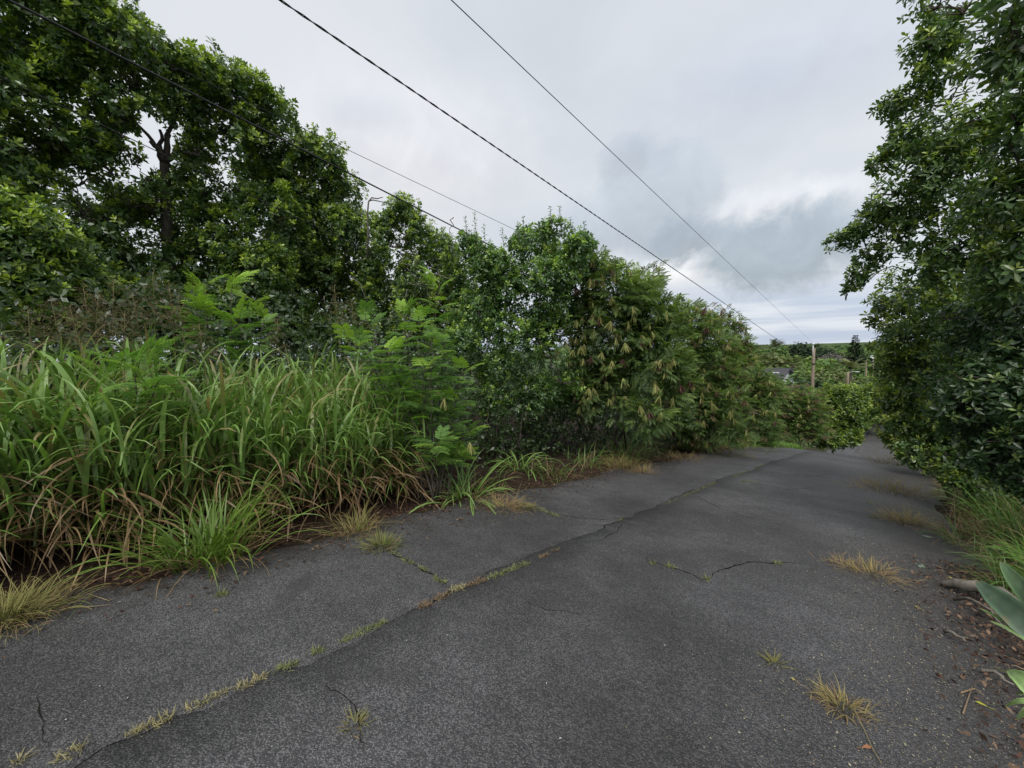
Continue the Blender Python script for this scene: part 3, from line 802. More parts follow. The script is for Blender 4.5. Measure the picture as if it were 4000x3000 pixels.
feathery('feathery_shrub', 'second feathery shrub of the hedge, dense with tan pods, beside the arching one',
         [(1400, 620, 34), (1470, 690, 42), (1515, 715, 40), (1470, 760, 48), (1540, 760, 42), (1520, 830, 48), (1470, 850, 46), (1570, 820, 40), (1560, 880, 40), (1500, 900, 40), (1440, 900, 40), (1530, 930, 34), (1590, 930, 30), (1470, 930, 34)], 13.6, (1500, 850), 202, pods=120, brown=.22, leaf_mix=.25, tan=.12, L=.28, dens=44)
feathery('feathery_shrub', 'third feathery shrub along the hedge, topped by bright green leaves',
         [(1560, 715, 30), (1580, 745, 30), (1608, 790, 32), (1580, 810, 42), (1640, 850, 36), (1600, 870, 40), (1640, 900, 34), (1570, 910, 34), (1610, 935, 28), (1655, 935, 26), (1645, 810, 20), (1650, 860, 24), (1590, 705, 16), (1612, 748, 16)], 18.5, (1600, 860), 203, pods=90, brown=.25, leaf_mix=.3, tan=.15, L=.28, dens=40)
feathery('feathery_shrub', 'low brownish feathery shrub near the crest of the road, last of the hedge',
         [(1638, 806, 18), (1660, 838, 22), (1692, 864, 26), (1660, 890, 32), (1710, 900, 30), (1745, 880, 24), (1735, 915, 24), (1690, 925, 24), (1650, 850, 22), (1672, 848, 16), (1720, 935, 22), (1680, 945, 20), (1750, 930, 20), (1768, 900, 20), (1765, 930, 18), (1725, 880, 22), (1750, 860, 16)], 25.0, (1700, 880), 204, pods=40, brown=.3, tan=.28, L=.32, dens=34, leaf_mix=.1)
broadleaf('leafy_shrub', 'dark leafy shrub filling the shade under the podded feathery shrub',
          [(1090, 850, 55), (1170, 880, 60), (1060, 940, 45), (1260, 870, 60), (1370, 880, 55), (1460, 890, 45), (1150, 940, 40)], 10.8, (1200, 860), .05, seed=111, dens=30, L=.085, young=.12, cat='shrub', gap=-.2)
broadleaf('leafy_shrub', 'rounded green shrub peeping above the second feathery shrub',
          [(1455, 655, 24), (1490, 680, 24), (1440, 690, 30), (1530, 700, 22)], 14.6, (1470, 700), .05, seed=112, dens=45, L=.11, young=.5, cat='shrub')

# young feathery plants nearer by: every frond is a part
FR_HI = []
for i in range(4):
    V, F, C = frond_template(6, True, 20 + i)
    for nm, gain in (('a', (1.25, 1.22, 1.15)), ('b', (.85, .9, .95)), ('c', (1.8, 1.6, 1.0))):
        FR_HI.append(make_mesh('frond', V, F, MAT_KOA, C * np.array(gain)))
def sapling(name, label, tips, rg, seed, nf=12, L=.3, cat='shrub', base_px=None, bright=.4, group=None):
    r = np.random.default_rng(seed)
    t0 = at(base_px[0], base_px[1], rg) if base_px else at(tips[0][0], tips[0][1], rg)
    base = np.array([t0[0], t0[1], float(ground_z(t0[0], t0[1]))])
    t = thing(name, label, cat, base, group)
    A = Acc(); spots = []
    for (px, py, reach) in tips:
        tip = at(px, py, rg + r.uniform(-.35, .35))
        b = base + np.append(r.normal(0, .12, 2), 0)
        s = np.linspace(0, 1, 12)[:, None]
        pts = b * (1 - s) + tip * s + np.array([0, 0, .18]) * np.sin(PI * s) + r.normal(0, .015, (12, 3))
        A.add(*tube_arrays(pts, np.linspace(.014, .004, 12), 5))
        n = nf
        for q in np.linspace(1 - reach, 1.0, n):
            k = q * 11; i0 = int(min(k, 10)); p = pts[i0] + (pts[i0 + 1] - pts[i0]) * (k - i0)
            spots.append((p, q))
    obj('stem', A.mesh('stem', MAT_BARK, base, smooth=True, col=False), t)
    g = 0
    for p, q in spots:
        g += 2.4
        az = g + r.normal(0, .4); up = r.uniform(.05, .7) if q < .93 else r.uniform(.6, 1.3)
        y = np.array([math.cos(az) * math.cos(up), math.sin(az) * math.cos(up), math.sin(up)])
        R = frames(y[None], np.array([[0, 0, 1.0]]))[0]
        me = FR_HI[r.integers(4) * 3 + (2 if (q > .9 and r.uniform() < bright * 1.6) else (0 if r.uniform() < .55 else 1))]
        sc = L * r.uniform(.75, 1.2)
        o = obj('frond', me, t)
        Mx = Matrix(((R[0, 0], R[0, 1], R[0, 2]), (R[1, 0], R[1, 1], R[1, 2]), (R[2, 0], R[2, 1], R[2, 2]))) * sc
        m4 = Mx.to_4x4(); m4.translation = Vector((p - base).tolist()); o.matrix_local = m4
    return t, base
ks, kbase = sapling('feathery_sapling', 'young feathery shrub with bright curled tips at the right end of the tall grass',
        [(950, 615, .35), (790, 690, .5), (865, 675, .5), (905, 690, .5), (960, 745, .55), (780, 750, .5), (840, 760, .5), (1000, 800, .5), (915, 800, .6), (985, 870, .6), (900, 880, .6), (1010, 930, .6), (950, 960, .6), (870, 840, .5), (1000, 990, .5), (755, 740, .4), (930, 740, .5)],
        5.6, 301, nf=17, L=.25, base_px=(930, 800))
sapling('feathery_sapling', 'bright feathery sapling rising behind the middle of the tall grass',
        [(440, 615, .5), (500, 625, .5), (540, 650, .5), (570, 690, .5), (460, 680, .5), (520, 700, .5), (420, 660, .4)], 7.4, 302, nf=11, L=.34, base_px=(500, 700), bright=.6)
sapling('feathery_sapling', 'small feathery sprig half sunk in the left of the tall grass',
        [(290, 790, .35), (250, 815, .35), (330, 800, .35), (360, 850, .3)], 4.9, 303, nf=8, L=.28, base_px=(300, 800), bright=.2)
# a few pods on the young shrub
r = np.random.default_rng(77)
for (px, py) in [(960, 860), (1015, 955)]:
    p = at(px, py, 5.2); o = obj('pod_cluster', PODS_G[r.integers(5)], ks, p - kbase); o.rotation_euler = (0, 0, r.uniform(0, 6)); o.scale = (.8,) * 3

# ---------------------------------------------------------------- shrubs beyond the crest
Y_OLD, Y_MID, Y_NEW = (.04, .085, .016), (.10, .17, .03), (.30, .36, .05)
broadleaf('leafy_shrub', 'bright yellow green rounded bush left of the far stretch of road',
          [(1795, 862, 26), (1830, 856, 26), (1775, 895, 26), (1815, 890, 28), (1850, 885, 24), (1790, 925, 26), (1830, 922, 26), (1860, 912, 18), (1770, 935, 22), (1800, 950, 24), (1840, 945, 20), (1765, 955, 18), (1770, 870, 24)], 34, (1800, 910), .08, base_rg=36, seed=121, dens=22, L=.2, nleaf=8, young=.7,
          colors=((.045, .095, .02), (.12, .20, .03), (.33, .43, .08)), cat='shrub', twigs=2)
broadleaf('leafy_shrub', 'yellow green bush closing the end of the road',
          [(1865, 850, 24), (1895, 845, 26), (1880, 880, 24), (1915, 870, 28), (1935, 840, 30), (1905, 900, 16), (1940, 890, 25)], 62, (1900, 880), .15, seed=122, dens=6, L=.4, nleaf=6, young=.6,
          colors=((.055, .11, .02), (.13, .21, .04), (.38, .46, .07)), cat='shrub', twigs=2)
feathery('feathery_shrub', 'dull brown green bush in front of the tall wooden pole',
         [(1700, 855, 16), (1730, 850, 16), (1760, 862, 16), (1745, 880, 18), (1715, 880, 18)], 31, (1730, 870), 206, tan=.3, L=.34, dens=26, pods=0)

# ---------------------------------------------------------------- right side trees
R_OLD, R_MID, R_NEW = (.048, .096, .034), (.105, .195, .056), (.38, .48, .075)
broadleaf('overhanging_tree', 'tall dark tree on the right with two branches reaching over the road',
          [(2080, 30, 80), (2010, 100, 50), (2100, 160, 90), (1985, 215, 55), (1920, 225, 28), (2060, 290, 80), (1950, 320, 50), (1900, 350, 25), (2040, 410, 85), (1935, 420, 45), (1890, 470, 40), (1960, 500, 55),
           (1850, 510, 28), (1820, 510, 18), (1795, 524, 14), (1880, 560, 36), (1850, 595, 22), (1832, 620, 14), (2060, 550, 70), (2140, 460, 70), (2160, 300, 80), (2170, 60, 90), (2020, 20, 30), (2000, 580, 60), (2120, 600, 80), (2010, 360, 60), (2045, 225, 46), (2080, 175, 50), (2030, 140, 44), (2060, -40, 80), (2150, 700, 90), (2060, 700, 80)], 9.0, (2170, 900), .09, base_rg=10.5, seed=131, dens=56, L=.085, nleaf=7, young=.45, fill=.6,
          colors=(R_OLD, R_MID, R_NEW), gap=-.5, back=.6)
broadleaf('overhanging_tree', 'near tree at the right edge with large blurred leaves above the road verge',
          [(2190, 110, 80), (2200, 270, 80), (2190, 430, 90), (2230, 560, 90), (2180, 620, 70), (2290, 200, 100), (2290, 420, 120), (2190, -60, 100), (2290, 40, 100), (2150, 560, 40)], 6.2, (2330, 950), .09, base_rg=7.5, seed=132, dens=58, L=.085, nleaf=6, young=.55,
          colors=(R_OLD, R_MID, (.2, .25, .05)), gap=-.35, back=.4)
broadleaf('verge_shrub', 'leafy shrub leaning out below the overhanging branches on the right',
          [(1925, 655, 36), (1890, 690, 20), (1965, 640, 50), (1960, 735, 56), (1925, 790, 40), (2030, 690, 70), (2040, 810, 75), (1960, 870, 50), (1930, 860, 26), (1945, 915, 26), (2010, 920, 46), (2080, 620, 60), (1990, 800, 60), (2060, 920, 50), (2100, 750, 60), (1985, 930, 30), (2030, 940, 40), (2090, 960, 40)], 10.5, (2070, 900), .05, base_rg=11.5, seed=133, dens=55, L=.085, nleaf=7, young=.8,
          colors=(R_OLD, (.09, .17, .045), (.34, .42, .06)), gap=-.7, cat='shrub', back=.7)
broadleaf('verge_shrub', 'dark dense shrub at the right edge above the big fleshy leaf',
          [(2120, 700, 80), (2200, 740, 90), (2140, 840, 90), (2210, 900, 90), (2080, 880, 60), (2100, 930, 50), (2200, 970, 60), (2280, 800, 110), (2300, 930, 90), (2150, 980, 40), (2120, 985, 40), (2175, 1020, 44), (2230, 1050, 50)], 6.6, (2270, 900), .05, base_rg=7.5, seed=134, dens=62, L=.075, nleaf=7, young=.2,
          colors=((.030, .064, .028), (.062, .12, .046), (.2, .28, .07)), gap=-.8, cat='shrub', back=.6)
broadleaf('verge_shrub', 'pale yellowish shrub far down the right side of the road',
          [(1915, 820, 24), (1930, 860, 26), (1920, 900, 24), (1945, 930, 30), (1950, 790, 30), (1905, 850, 14), (1930, 950, 20), (1912, 940, 12), (1955, 955, 20), (1965, 965, 16)], 17, (1985, 900), .06, seed=135, dens=34, L=.12, nleaf=6, young=.8,
          colors=(R_MID, (.12, .19, .05), (.38, .42, .09)), cat='shrub')

V_COL = (R_OLD, (.10, .19, .05), (.34, .42, .07))
broadleaf('verge_shrub', 'low bright shrub at the far right road edge, at the foot of the pale shrub', [(1972, 982, 24), (2000, 972, 30), (1955, 985, 15), (2022, 992, 30), (1985, 955, 26), (2040, 965, 30), (1982, 1004, 16), (2005, 1008, 18)], 15.0, (2000, 975), .03, seed=136, dens=40, L=.10, nleaf=6, young=.6, colors=V_COL, cat='shrub', gap=-.9, T=RHOMB, base_rg=15.6)
broadleaf('verge_shrub', 'low leafy shrub covering the trunk foot between green verge grass and dark dense shrub', [(2058, 1008, 34), (2095, 1000, 40), (2045, 985, 28), (2130, 1015, 42), (2082, 1042, 24), (2050, 1035, 16), (2120, 1055, 26)], 10.0, (2095, 1010), .03, seed=137, dens=50, L=.085, nleaf=7, young=.5, colors=V_COL, cat='shrub', gap=-.9, T=RHOMB, base_rg=10.5)

# thicket inside the hedge, leaf colours darkened to stand for the hollow's shade
def undergrowth():
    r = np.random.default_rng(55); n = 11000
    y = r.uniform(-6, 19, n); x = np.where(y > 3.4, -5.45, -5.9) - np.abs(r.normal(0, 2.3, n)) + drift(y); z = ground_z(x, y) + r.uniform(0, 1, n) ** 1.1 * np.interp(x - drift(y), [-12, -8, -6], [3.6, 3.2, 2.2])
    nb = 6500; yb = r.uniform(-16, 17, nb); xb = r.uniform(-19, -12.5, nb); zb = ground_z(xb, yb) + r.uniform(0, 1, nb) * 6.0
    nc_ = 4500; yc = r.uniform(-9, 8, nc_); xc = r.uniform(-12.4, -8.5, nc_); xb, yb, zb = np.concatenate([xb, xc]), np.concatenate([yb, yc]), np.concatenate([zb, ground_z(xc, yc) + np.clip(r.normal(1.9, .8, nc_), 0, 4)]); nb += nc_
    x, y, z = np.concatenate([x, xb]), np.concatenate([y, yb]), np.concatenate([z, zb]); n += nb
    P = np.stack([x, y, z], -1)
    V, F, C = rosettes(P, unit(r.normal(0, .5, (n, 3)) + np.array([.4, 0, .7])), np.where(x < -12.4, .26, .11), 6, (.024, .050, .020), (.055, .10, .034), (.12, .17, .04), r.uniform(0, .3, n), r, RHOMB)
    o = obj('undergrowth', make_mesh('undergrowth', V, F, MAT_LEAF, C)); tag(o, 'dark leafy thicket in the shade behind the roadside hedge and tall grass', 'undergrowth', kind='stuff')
    A = Acc()
    for _ in range(80):
        yy = r.uniform(2, 17); xx = -5.9 - abs(r.normal(0, .9)) + drift(yy); b = np.array([xx, yy, ground_z(xx, yy)])
        e = b + np.array([r.normal(.2, .5), r.normal(0, .5), r.uniform(1, 2.6)])
        A.add(*tube_arrays(limb_path(b, e, r, 6, .06), np.linspace(r.uniform(.008, .03), .006, 6), 5))
    o = obj('thicket_stems', A.mesh('thicket_stems', MAT_BARK, smooth=True, col=False)); tag(o, 'thin bare stems standing in the shade under the hedge', 'stems', kind='stuff')
undergrowth()

# ================================================================== GRASSES
G1, G2, G3 = np.array((.100, .195, .042)), np.array((.190, .320, .070)), np.array((.28, .40, .13))
DEAD1, DEAD2 = np.array((.36, .25, .13)), np.array((.22, .14, .075))
def culm_grass(P, hgt, r, leaves=6, L=(.45, .85), W=(.016, .030), dead=.35, lean=None, A=None, green=(G1, G2, G3)):
    """cane grass: each culm carries arching blades; the lowest are dead and hang"""
    A = A or Acc(); n = len(P)
    az0 = r.uniform(0, 6.28, n); ln = np.abs(r.normal(0, .16, n)) if lean is None else lean[0]
    if lean is not None: az0 = lean[1]
    th = ln
    d = np.stack([np.sin(th) * np.cos(az0), np.sin(th) * np.sin(az0), np.cos(th)], -1)
    S = 4
    V, F, C = blade_strips(P, az0, hgt, np.full(n, .009), th * .8, th * .6, np.tile(DEAD2 * .8, (n, 1)), np.tile(G1, (n, 1)), r, S=5, twist=.1)
    A.add(V, F, C)
    for k in range(leaves):
        s = .22 + .76 * (k + r.uniform(-.3, .3, n)) / leaves
        s = np.clip(s, .1, 1)
        b = P + d * (hgt * s)[:, None]
        az = az0 + r.uniform(0, 6.28, n)
        Lk = r.uniform(*L, n) * (0.75 + .35 * s)
        isd = (s < .52) & (r.uniform(size=n) < dead * 2.2 * (1 - s)) | (r.uniform(size=n) < .05)
        th0 = np.where(isd, r.uniform(1.0, 2.1, n), r.uniform(.06, .45, n))
        bk = np.where(isd, r.uniform(.6, 1.4, n), r.uniform(.5, 2.5, n))
        w = r.uniform(*W, n) * np.where(isd, .7, 1)
        m = r.uniform(0, 1, (n, 1)); m2 = r.uniform(0, 1, (n, 1))
        g = green[0] * (1 - m) + green[1] * m; g2 = green[1] * (1 - m2) + green[2] * m2
        tipd = (r.uniform(size=(n, 1)) < .25)
        g2 = np.where(tipd, DEAD1 * .9, g2)
        dd = (DEAD1 * m + DEAD2 * (1 - m)) * r.uniform(.7, 1.15, (n, 1))
        c0 = np.where(isd[:, None], dd, g); c1 = np.where(isd[:, None], dd * 1.1, g2)
        V, F, C = blade_strips(b, az, Lk, w, th0, bk, c0, c1, r, S=7, pw=1.9)
        A.add(V, F, C)
    return A

def tall_stand():
    r = np.random.default_rng(61)
    n = 2150
    y = r.uniform(-4.2, 3.5, n); x = -4.75 - np.abs(r.normal(0, 1.25, n))
    x = np.where(y > 2.4, x - .12 * (y - 2.4), x)
    keep = (x > -8.2); x, y = x[keep], y[keep]; n = len(x)
    P = np.stack([x, y, ground_z(x, y)], -1)
    depth = -4.75 - x
    h = r.uniform(.85, 1.62, n) * np.interp(depth, [0, .8, 2.5], [.85, 1.05, 1.1])
    ln = np.abs(r.normal(.02, .13, n)) + np.where(depth < .5, r.uniform(0, .4, n), 0)
    az = np.where(depth < .5, r.normal(0, .8, n), r.uniform(0, 6.28, n))
    A = culm_grass(P, h, r, leaves=6, lean=(ln, az), dead=.19, W=(.022, .046))
    # skirt of dead leaves along the road side
    m = 1200
    yy = r.uniform(-3.5, 3.3, m); xx = -4.62 - np.abs(r.normal(0, .22, m)); 
    b = np.stack([xx, yy, ground_z(xx, yy) + r.uniform(.12, .75, m)], -1)
    mm = r.uniform(0, 1, (m, 1)); c = (DEAD1 * mm + DEAD2 * (1 - mm)) * r.uniform(.6, 1.15, (m, 1))
    V, F, C = blade_strips(b, r.normal(0, .9, m), r.uniform(.3, .7, m), r.uniform(.008, .022, m), r.uniform(.7, 1.5, m), r.uniform(.9, 1.7, m), c, c * 1.05, r, S=7, twist=.8, pw=1.0)
    A.add(V, F, C)
    # long green blades leaning out to the road
    m = 620
    yy = r.uniform(-3.5, 3.3, m); xx = -4.7 - np.abs(r.normal(0, .3, m))
    b = np.stack([xx, yy, ground_z(xx, yy) + r.uniform(.1, 1.0, m)], -1)
    mm = r.uniform(0, 1, (m, 1)); g = G1 * (1 - mm) + G2 * mm
    V, F, C = blade_strips(b, r.normal(0, .8, m), r.uniform(.6, 1.1, m), r.uniform(.018, .032, m), r.uniform(.2, .7, m), r.uniform(.9, 2.2, m), g, G2 * np.ones((m, 1)), r, S=8)
    A.add(V, F, C)
    o = obj('tall_grass', A.mesh('tall_grass', MAT_GRASS)); tag(o, 'dense stand of head high broad bladed grass with a dead tan skirt by the road', 'grass', kind='stuff')
tall_stand()
def hedge_foot():
    r = np.random.default_rng(66); n = 3200
    y = r.uniform(3.2, 17.5, n); x = -4.75 + r.normal(0, .30, n) + drift(y) + .15 * np.sin(y * 3.1); P = np.stack([x, y, ground_z(x, y)], -1)
    k = vnoise(P, 1.1) + r.normal(0, .25, n) > -.15; P = P[k]; n = len(P); m = r.uniform(0, 1, (n, 1)); isd = r.uniform(size=(n, 1)) < .45
    c = np.where(isd, (DEAD1 * m + DEAD2 * (1 - m)) * .7, (G1 * (1 - m) + G2 * m) * .75)
    V, F, C = blade_strips(P, r.normal(0, 1.6, n), r.uniform(.15, .7, n), r.uniform(.006, .018, n), r.uniform(.1, 1.1, n), r.uniform(.5, 2.2, n), c, c * 1.15, r, S=5)
    o = obj('hedge_foot_grass', make_mesh('hedge_foot_grass', V, F, MAT_GRASS, C)); tag(o, 'scattered green and dead grass at the foot of the hedge', 'grass', kind='stuff')
hedge_foot()

def blade_clump(name, label, px, nb, L, W, seed, dead=.3, spread=.12, green=(G1, G2, G3), bend=(.7, 2.0), th=(.1, 1.0), cat='grass clump', parts=False, group=None, culms=0, az_bias=None, pos=None, mat=None, squash=1.0):
    r = np.random.default_rng(seed)
    base = on_ground(*px) if pos is None else np.asarray(pos)
    t = thing(name, label, cat, base, group)
    def blades(n, isd):
        off = r.normal(0, spread, (n, 2)); b = np.stack([off[:, 0], off[:, 1], np.zeros(n) - .01], -1)
        az = np.arctan2(off[:, 1], off[:, 0]) + r.normal(0, .7, n)
        if az_bias is not None: az = az_bias + r.normal(0, 1.0, n)
        m = r.uniform(0, 1, (n, 1)); m2 = r.uniform(0, 1, (n, 1))
        if isd:
            c0 = (DEAD1 * m + DEAD2 * (1 - m)) * r.uniform(.8, 1.15, (n, 1)); c1 = c0 * 1.05
            return (b, az, r.uniform(L[0] * .6, L[1] * .85, n), r.uniform(*W, n) * .7, r.uniform(.7, 1.35, n), r.uniform(.4, 1.3, n), c0, c1)
        g = green[0] * (1 - m) + green[1] * m; g2 = green[1] * (1 - m2) + green[2] * m2
        rad = np.clip(np.hypot(off[:, 0], off[:, 1]) / (spread * 2), 0, 1)
        return (b, az, r.uniform(*L, n), r.uniform(*W, n), th[0] + (th[1] - th[0]) * np.clip(rad * .6 + r.uniform(0, .5, n), 0, 1), r.uniform(*bend, n), g, g2)
    nd = int(nb * dead)
    for n, isd, nm in ((nb - nd, False, 'blade'), (nd, True, 'dead_blade')):
        if not n: continue
        args = blades(n, isd)
        if parts:
            for i in range(n):
                V, F, C = blade_strips(*[a[i:i + 1] for a in args], r, S=8)
                obj(nm, make_mesh(nm, V, F, mat or MAT_GRASS, C), t)
        else:
            V, F, C = blade_strips(*args, r, S=6)
            obj(nm + 's', make_mesh(nm + 's', V, F, mat or (MAT_DRY if isd else MAT_GRASS), C), t, kind='stuff')
    return t
LG = (np.array((.085, .16, .025)), np.array((.15, .25, .04)), np.array((.20, .30, .06)))
blade_clump('grass_clump', 'large bright green grass clump growing out onto the asphalt below the tall grass', (455, 1205), 340, (.42, .88), (.010, .018), 401, dead=.30, spread=.15, green=LG, parts=True, th=(.0, .75), bend=(.5, 1.7))
blade_clump('grass_clump', 'broad bladed grass clump beside the pale straw tuft at the hedge foot', (1000, 1075), 95, (.45, .95), (.018, .032), 402, dead=.3, spread=.13, parts=True, th=(.05, 1.2), bend=(.6, 2.0))
blade_clump('grass_clump', 'shaded grass clump with drooping blades in front of the dark hollow', (1120, 1015), 60, (.55, 1.0), (.02, .034), 403, dead=.2, spread=.14, parts=True, bend=(1.2, 2.4))
blade_clump('grass_clump', 'tall thin dusky grass clump in shade under the podded shrub', (1345, 985), 170, (.7, 1.25), (.012, .02), 404, dead=.5, spread=.26, bend=(.8, 2.2), th=(0, .8))
blade_clump('grass_clump', 'upright fountain shaped grass clump against the dark hedge', (1500, 972), 160, (.9, 1.5), (.016, .026), 405, dead=.35, spread=.2, green=LG, bend=(1.0, 2.3), th=(0, .7))
blade_clump('grass_clump', 'small green grass clump further along the hedge near the crest', (1640, 962), 110, (.6, 1.1), (.016, .026), 406, dead=.35, spread=.3, bend=(.8, 2.2))
blade_clump('grass_clump', 'dry tangled grass clump between the fountain clump and the crest', (1580, 968), 130, (.5, 1.1), (.014, .022), 407, dead=.5, spread=.4, bend=(.8, 2.2))

STRAW = (np.array((.17, .16, .055)), np.array((.30, .25, .10)), np.array((.36, .29, .14)))
OLIVE = (np.array((.10, .12, .03)), np.array((.19, .19, .06)), np.array((.30, .26, .10)))
for k, (label, px, nb, L, W, sp, dead, cols) in enumerate([
        ('olive dry grass tuft at the left edge of the road, cut by the frame', (5, 1338), 900, (.10, .27), (.0025, .005), .11, .35, OLIVE),
        ('wispy dry grass tuft on the asphalt edge left of the small round tuft', (770, 1150), 260, (.15, .40), (.003, .006), .08, .55, OLIVE),
        ('small round green and tan tuft at the end of the side crack', (822, 1182), 300, (.08, .20), (.003, .006), .07, .3, (np.array((.08, .12, .03)), np.array((.15, .18, .05)), np.array((.27, .25, .10)))),
        ('pale straw coloured tuft lying flat beside the broad bladed clump', (1085, 1098), 420, (.15, .36), (.003, .006), .12, .8, STRAW),
        ('short green tuft trailing right of the pale straw tuft', (1135, 1100), 160, (.06, .16), (.003, .006), .07, .2, OLIVE),
        ('wide dry grass tuft at the road edge below the shaded hollow', (1340, 1010), 520, (.2, .45), (.004, .008), .26, .5, OLIVE),
        ('straw tuft at the right end of the wide dry tuft', (1390, 1020), 220, (.15, .3), (.004, .007), .12, .8, STRAW),
        ('low dry tuft at the hedge foot below the fountain clump', (1475, 993), 300, (.15, .35), (.004, .008), .25, .7, STRAW),
        ('far low dry tuft near the crest at the hedge foot', (1570, 985), 260, (.15, .35), (.005, .009), .3, .6, OLIVE),
        ('tan tuft with fallen brown leaves on the right lane edge', (1885, 1240), 340, (.07, .22), (.003, .005), .11, .7, STRAW),
        ('thin straggling straw strip left of the tan tuft', (1820, 1222), 160, (.06, .16), (.003, .005), .08, .8, STRAW),
        ('spiky dry tuft at the right edge of the road, middle distance', (1955, 1130), 300, (.15, .36), (.004, .007), .12, .6, STRAW),
        ('broad dry tuft spreading onto the asphalt on the far right verge', (1925, 1062), 520, (.2, .42), (.005, .008), .32, .6, STRAW),
        ('dry tuft in the asphalt at the bottom right with a long trailing stalk', (1822, 1530), 260, (.05, .15), (.002, .0045), .04, .6, STRAW),
        ('dry tuft on the right verge close under the pale shrub', (1945, 1005), 420, (.2, .5), (.006, .01), .4, .5, OLIVE)]):
    t = blade_clump('dry_tuft', label, px, nb, L, W, 420 + k, dead=dead, spread=sp, green=cols, cat='grass tuft', th=(.0, 1.1), bend=(.3, 1.9), mat=MAT_DRY)
    if 'trailing stalk' in label:
        b = np.array(t.location); A = Acc()
        pts = [on_ground(*q, lift=.012) for q in [(1822, 1530), (1845, 1550), (1868, 1585), (1885, 1625), (1905, 1656)]]
        pts[1][2] += .03
        A.add(*tube_arrays(pts, [.003, .003, .0025, .002, .0015], 5), (.3, .24, .12))
        obj('stalk', A.mesh('stalk', MAT_DRY, b), t)

# flowering stems above the tall grass
def flower_stem(px, py, py0, rg, seed, label, green=False, spread=.2):
    r = np.random.default_rng(seed)
    tip = at(px, py, rg); low = at(px + r.uniform(-25, 25), py0, rg + .1)
    gb = np.array([low[0], low[1], float(ground_z(low[0], low[1]))])
    t = thing('flowering_grass_stem', label, 'grass stem', gb, 'flowering stems over the tall grass')
    s = np.linspace(0, 1, 10)[:, None]
    pts = gb * (1 - s) + tip * s + np.array([r.normal(0, .06), r.normal(0, .06), .05]) * np.sin(PI * s)
    A = Acc(); A.add(*tube_arrays(pts, np.linspace(.005, .0022, 10), 5), (.13, .17, .05) if green else (.22, .18, .09))
    obj('stem', A.mesh('stem', MAT_DRY, gb), t)
    A = Acc(); ln = np.linalg.norm(tip - gb)
    for k in range(26):
        q = 1 - .24 * (k / 26) ; i = q * 9; i0 = int(min(i, 8)); p = pts[i0] + (pts[i0 + 1] - pts[i0]) * (i - i0)
        az = k * 2.4 + r.normal(0, .3); L = spread * (.35 + 1.0 * (k / 26)) * r.uniform(.7, 1.2)
        e = p + np.array([math.cos(az) * L * .8, math.sin(az) * L * .8, L * r.uniform(.3, .7)])
        c = np.array((.20, .16, .085)) * r.uniform(.7, 1.2)
        A.add(*tube_arrays([p, (p + e) / 2 + np.array([0, 0, .02]), e], [.0018, .0015, .001], 3), c)
        for w in range(7):
            u = r.uniform(.2, 1); b = p * (1 - u) + e * u; e2 = b + r.normal(0, .25, 3) * L * .5
            A.add(*tube_arrays([b, e2], [.0013, .0022], 3), c * r.uniform(.8, 1.3))
    obj('seed_head', A.mesh('seed_head', MAT_DRY, gb), t, kind='stuff')
for k, (px, py, py0, rg, g, lab) in enumerate([
        (330, 588, 740, 5.6, True, 'straight green flowering stem, tallest, left of the bright sapling'),
        (722, 615, 740, 6.4, False, 'lone flowering stem standing against the dark gap right of the sapling'),
        (245, 608, 740, 5.9, False, 'thin tan flowering stem left of the tall straight green one'),
        (212, 640, 745, 5.7, False, 'short tan flowering stem before the yellow tipped shrub'),
        (285, 630, 740, 6.2, False, 'tan flowering stem between two taller ones over the grass'),
        (385, 640, 740, 6.0, False, 'tan flowering stem just left of the bright sapling'),
        (365, 615, 740, 6.3, False, 'faint flowering stem close behind the straight green one'),
        (150, 660, 750, 5.6, False, 'leaning flowering stem low over the left of the grass'),
        (110, 650, 750, 5.9, False, 'flowering stem in front of the lower yellow tipped shrub'),
        (60, 670, 750, 5.4, False, 'leftmost flowering stem over the tall grass'),
        (270, 670, 745, 5.5, False, 'low spreading flowering stem in front of the tan ones'),
        (430, 700, 745, 5.6, False, 'short flowering stem below the bright sapling'),
        (600, 690, 745, 6.0, False, 'small flowering stem right of the bright sapling'),
        (760, 650, 740, 6.6, False, 'pale flowering stem right of the lone one in the dark gap'),
        (180, 620, 740, 6.3, False, 'faint flowering stem rising beside the yellow tipped shrub')]):
    flower_stem(px, py, py0, rg, 500 + k, lab, g, .22 if k else .18)

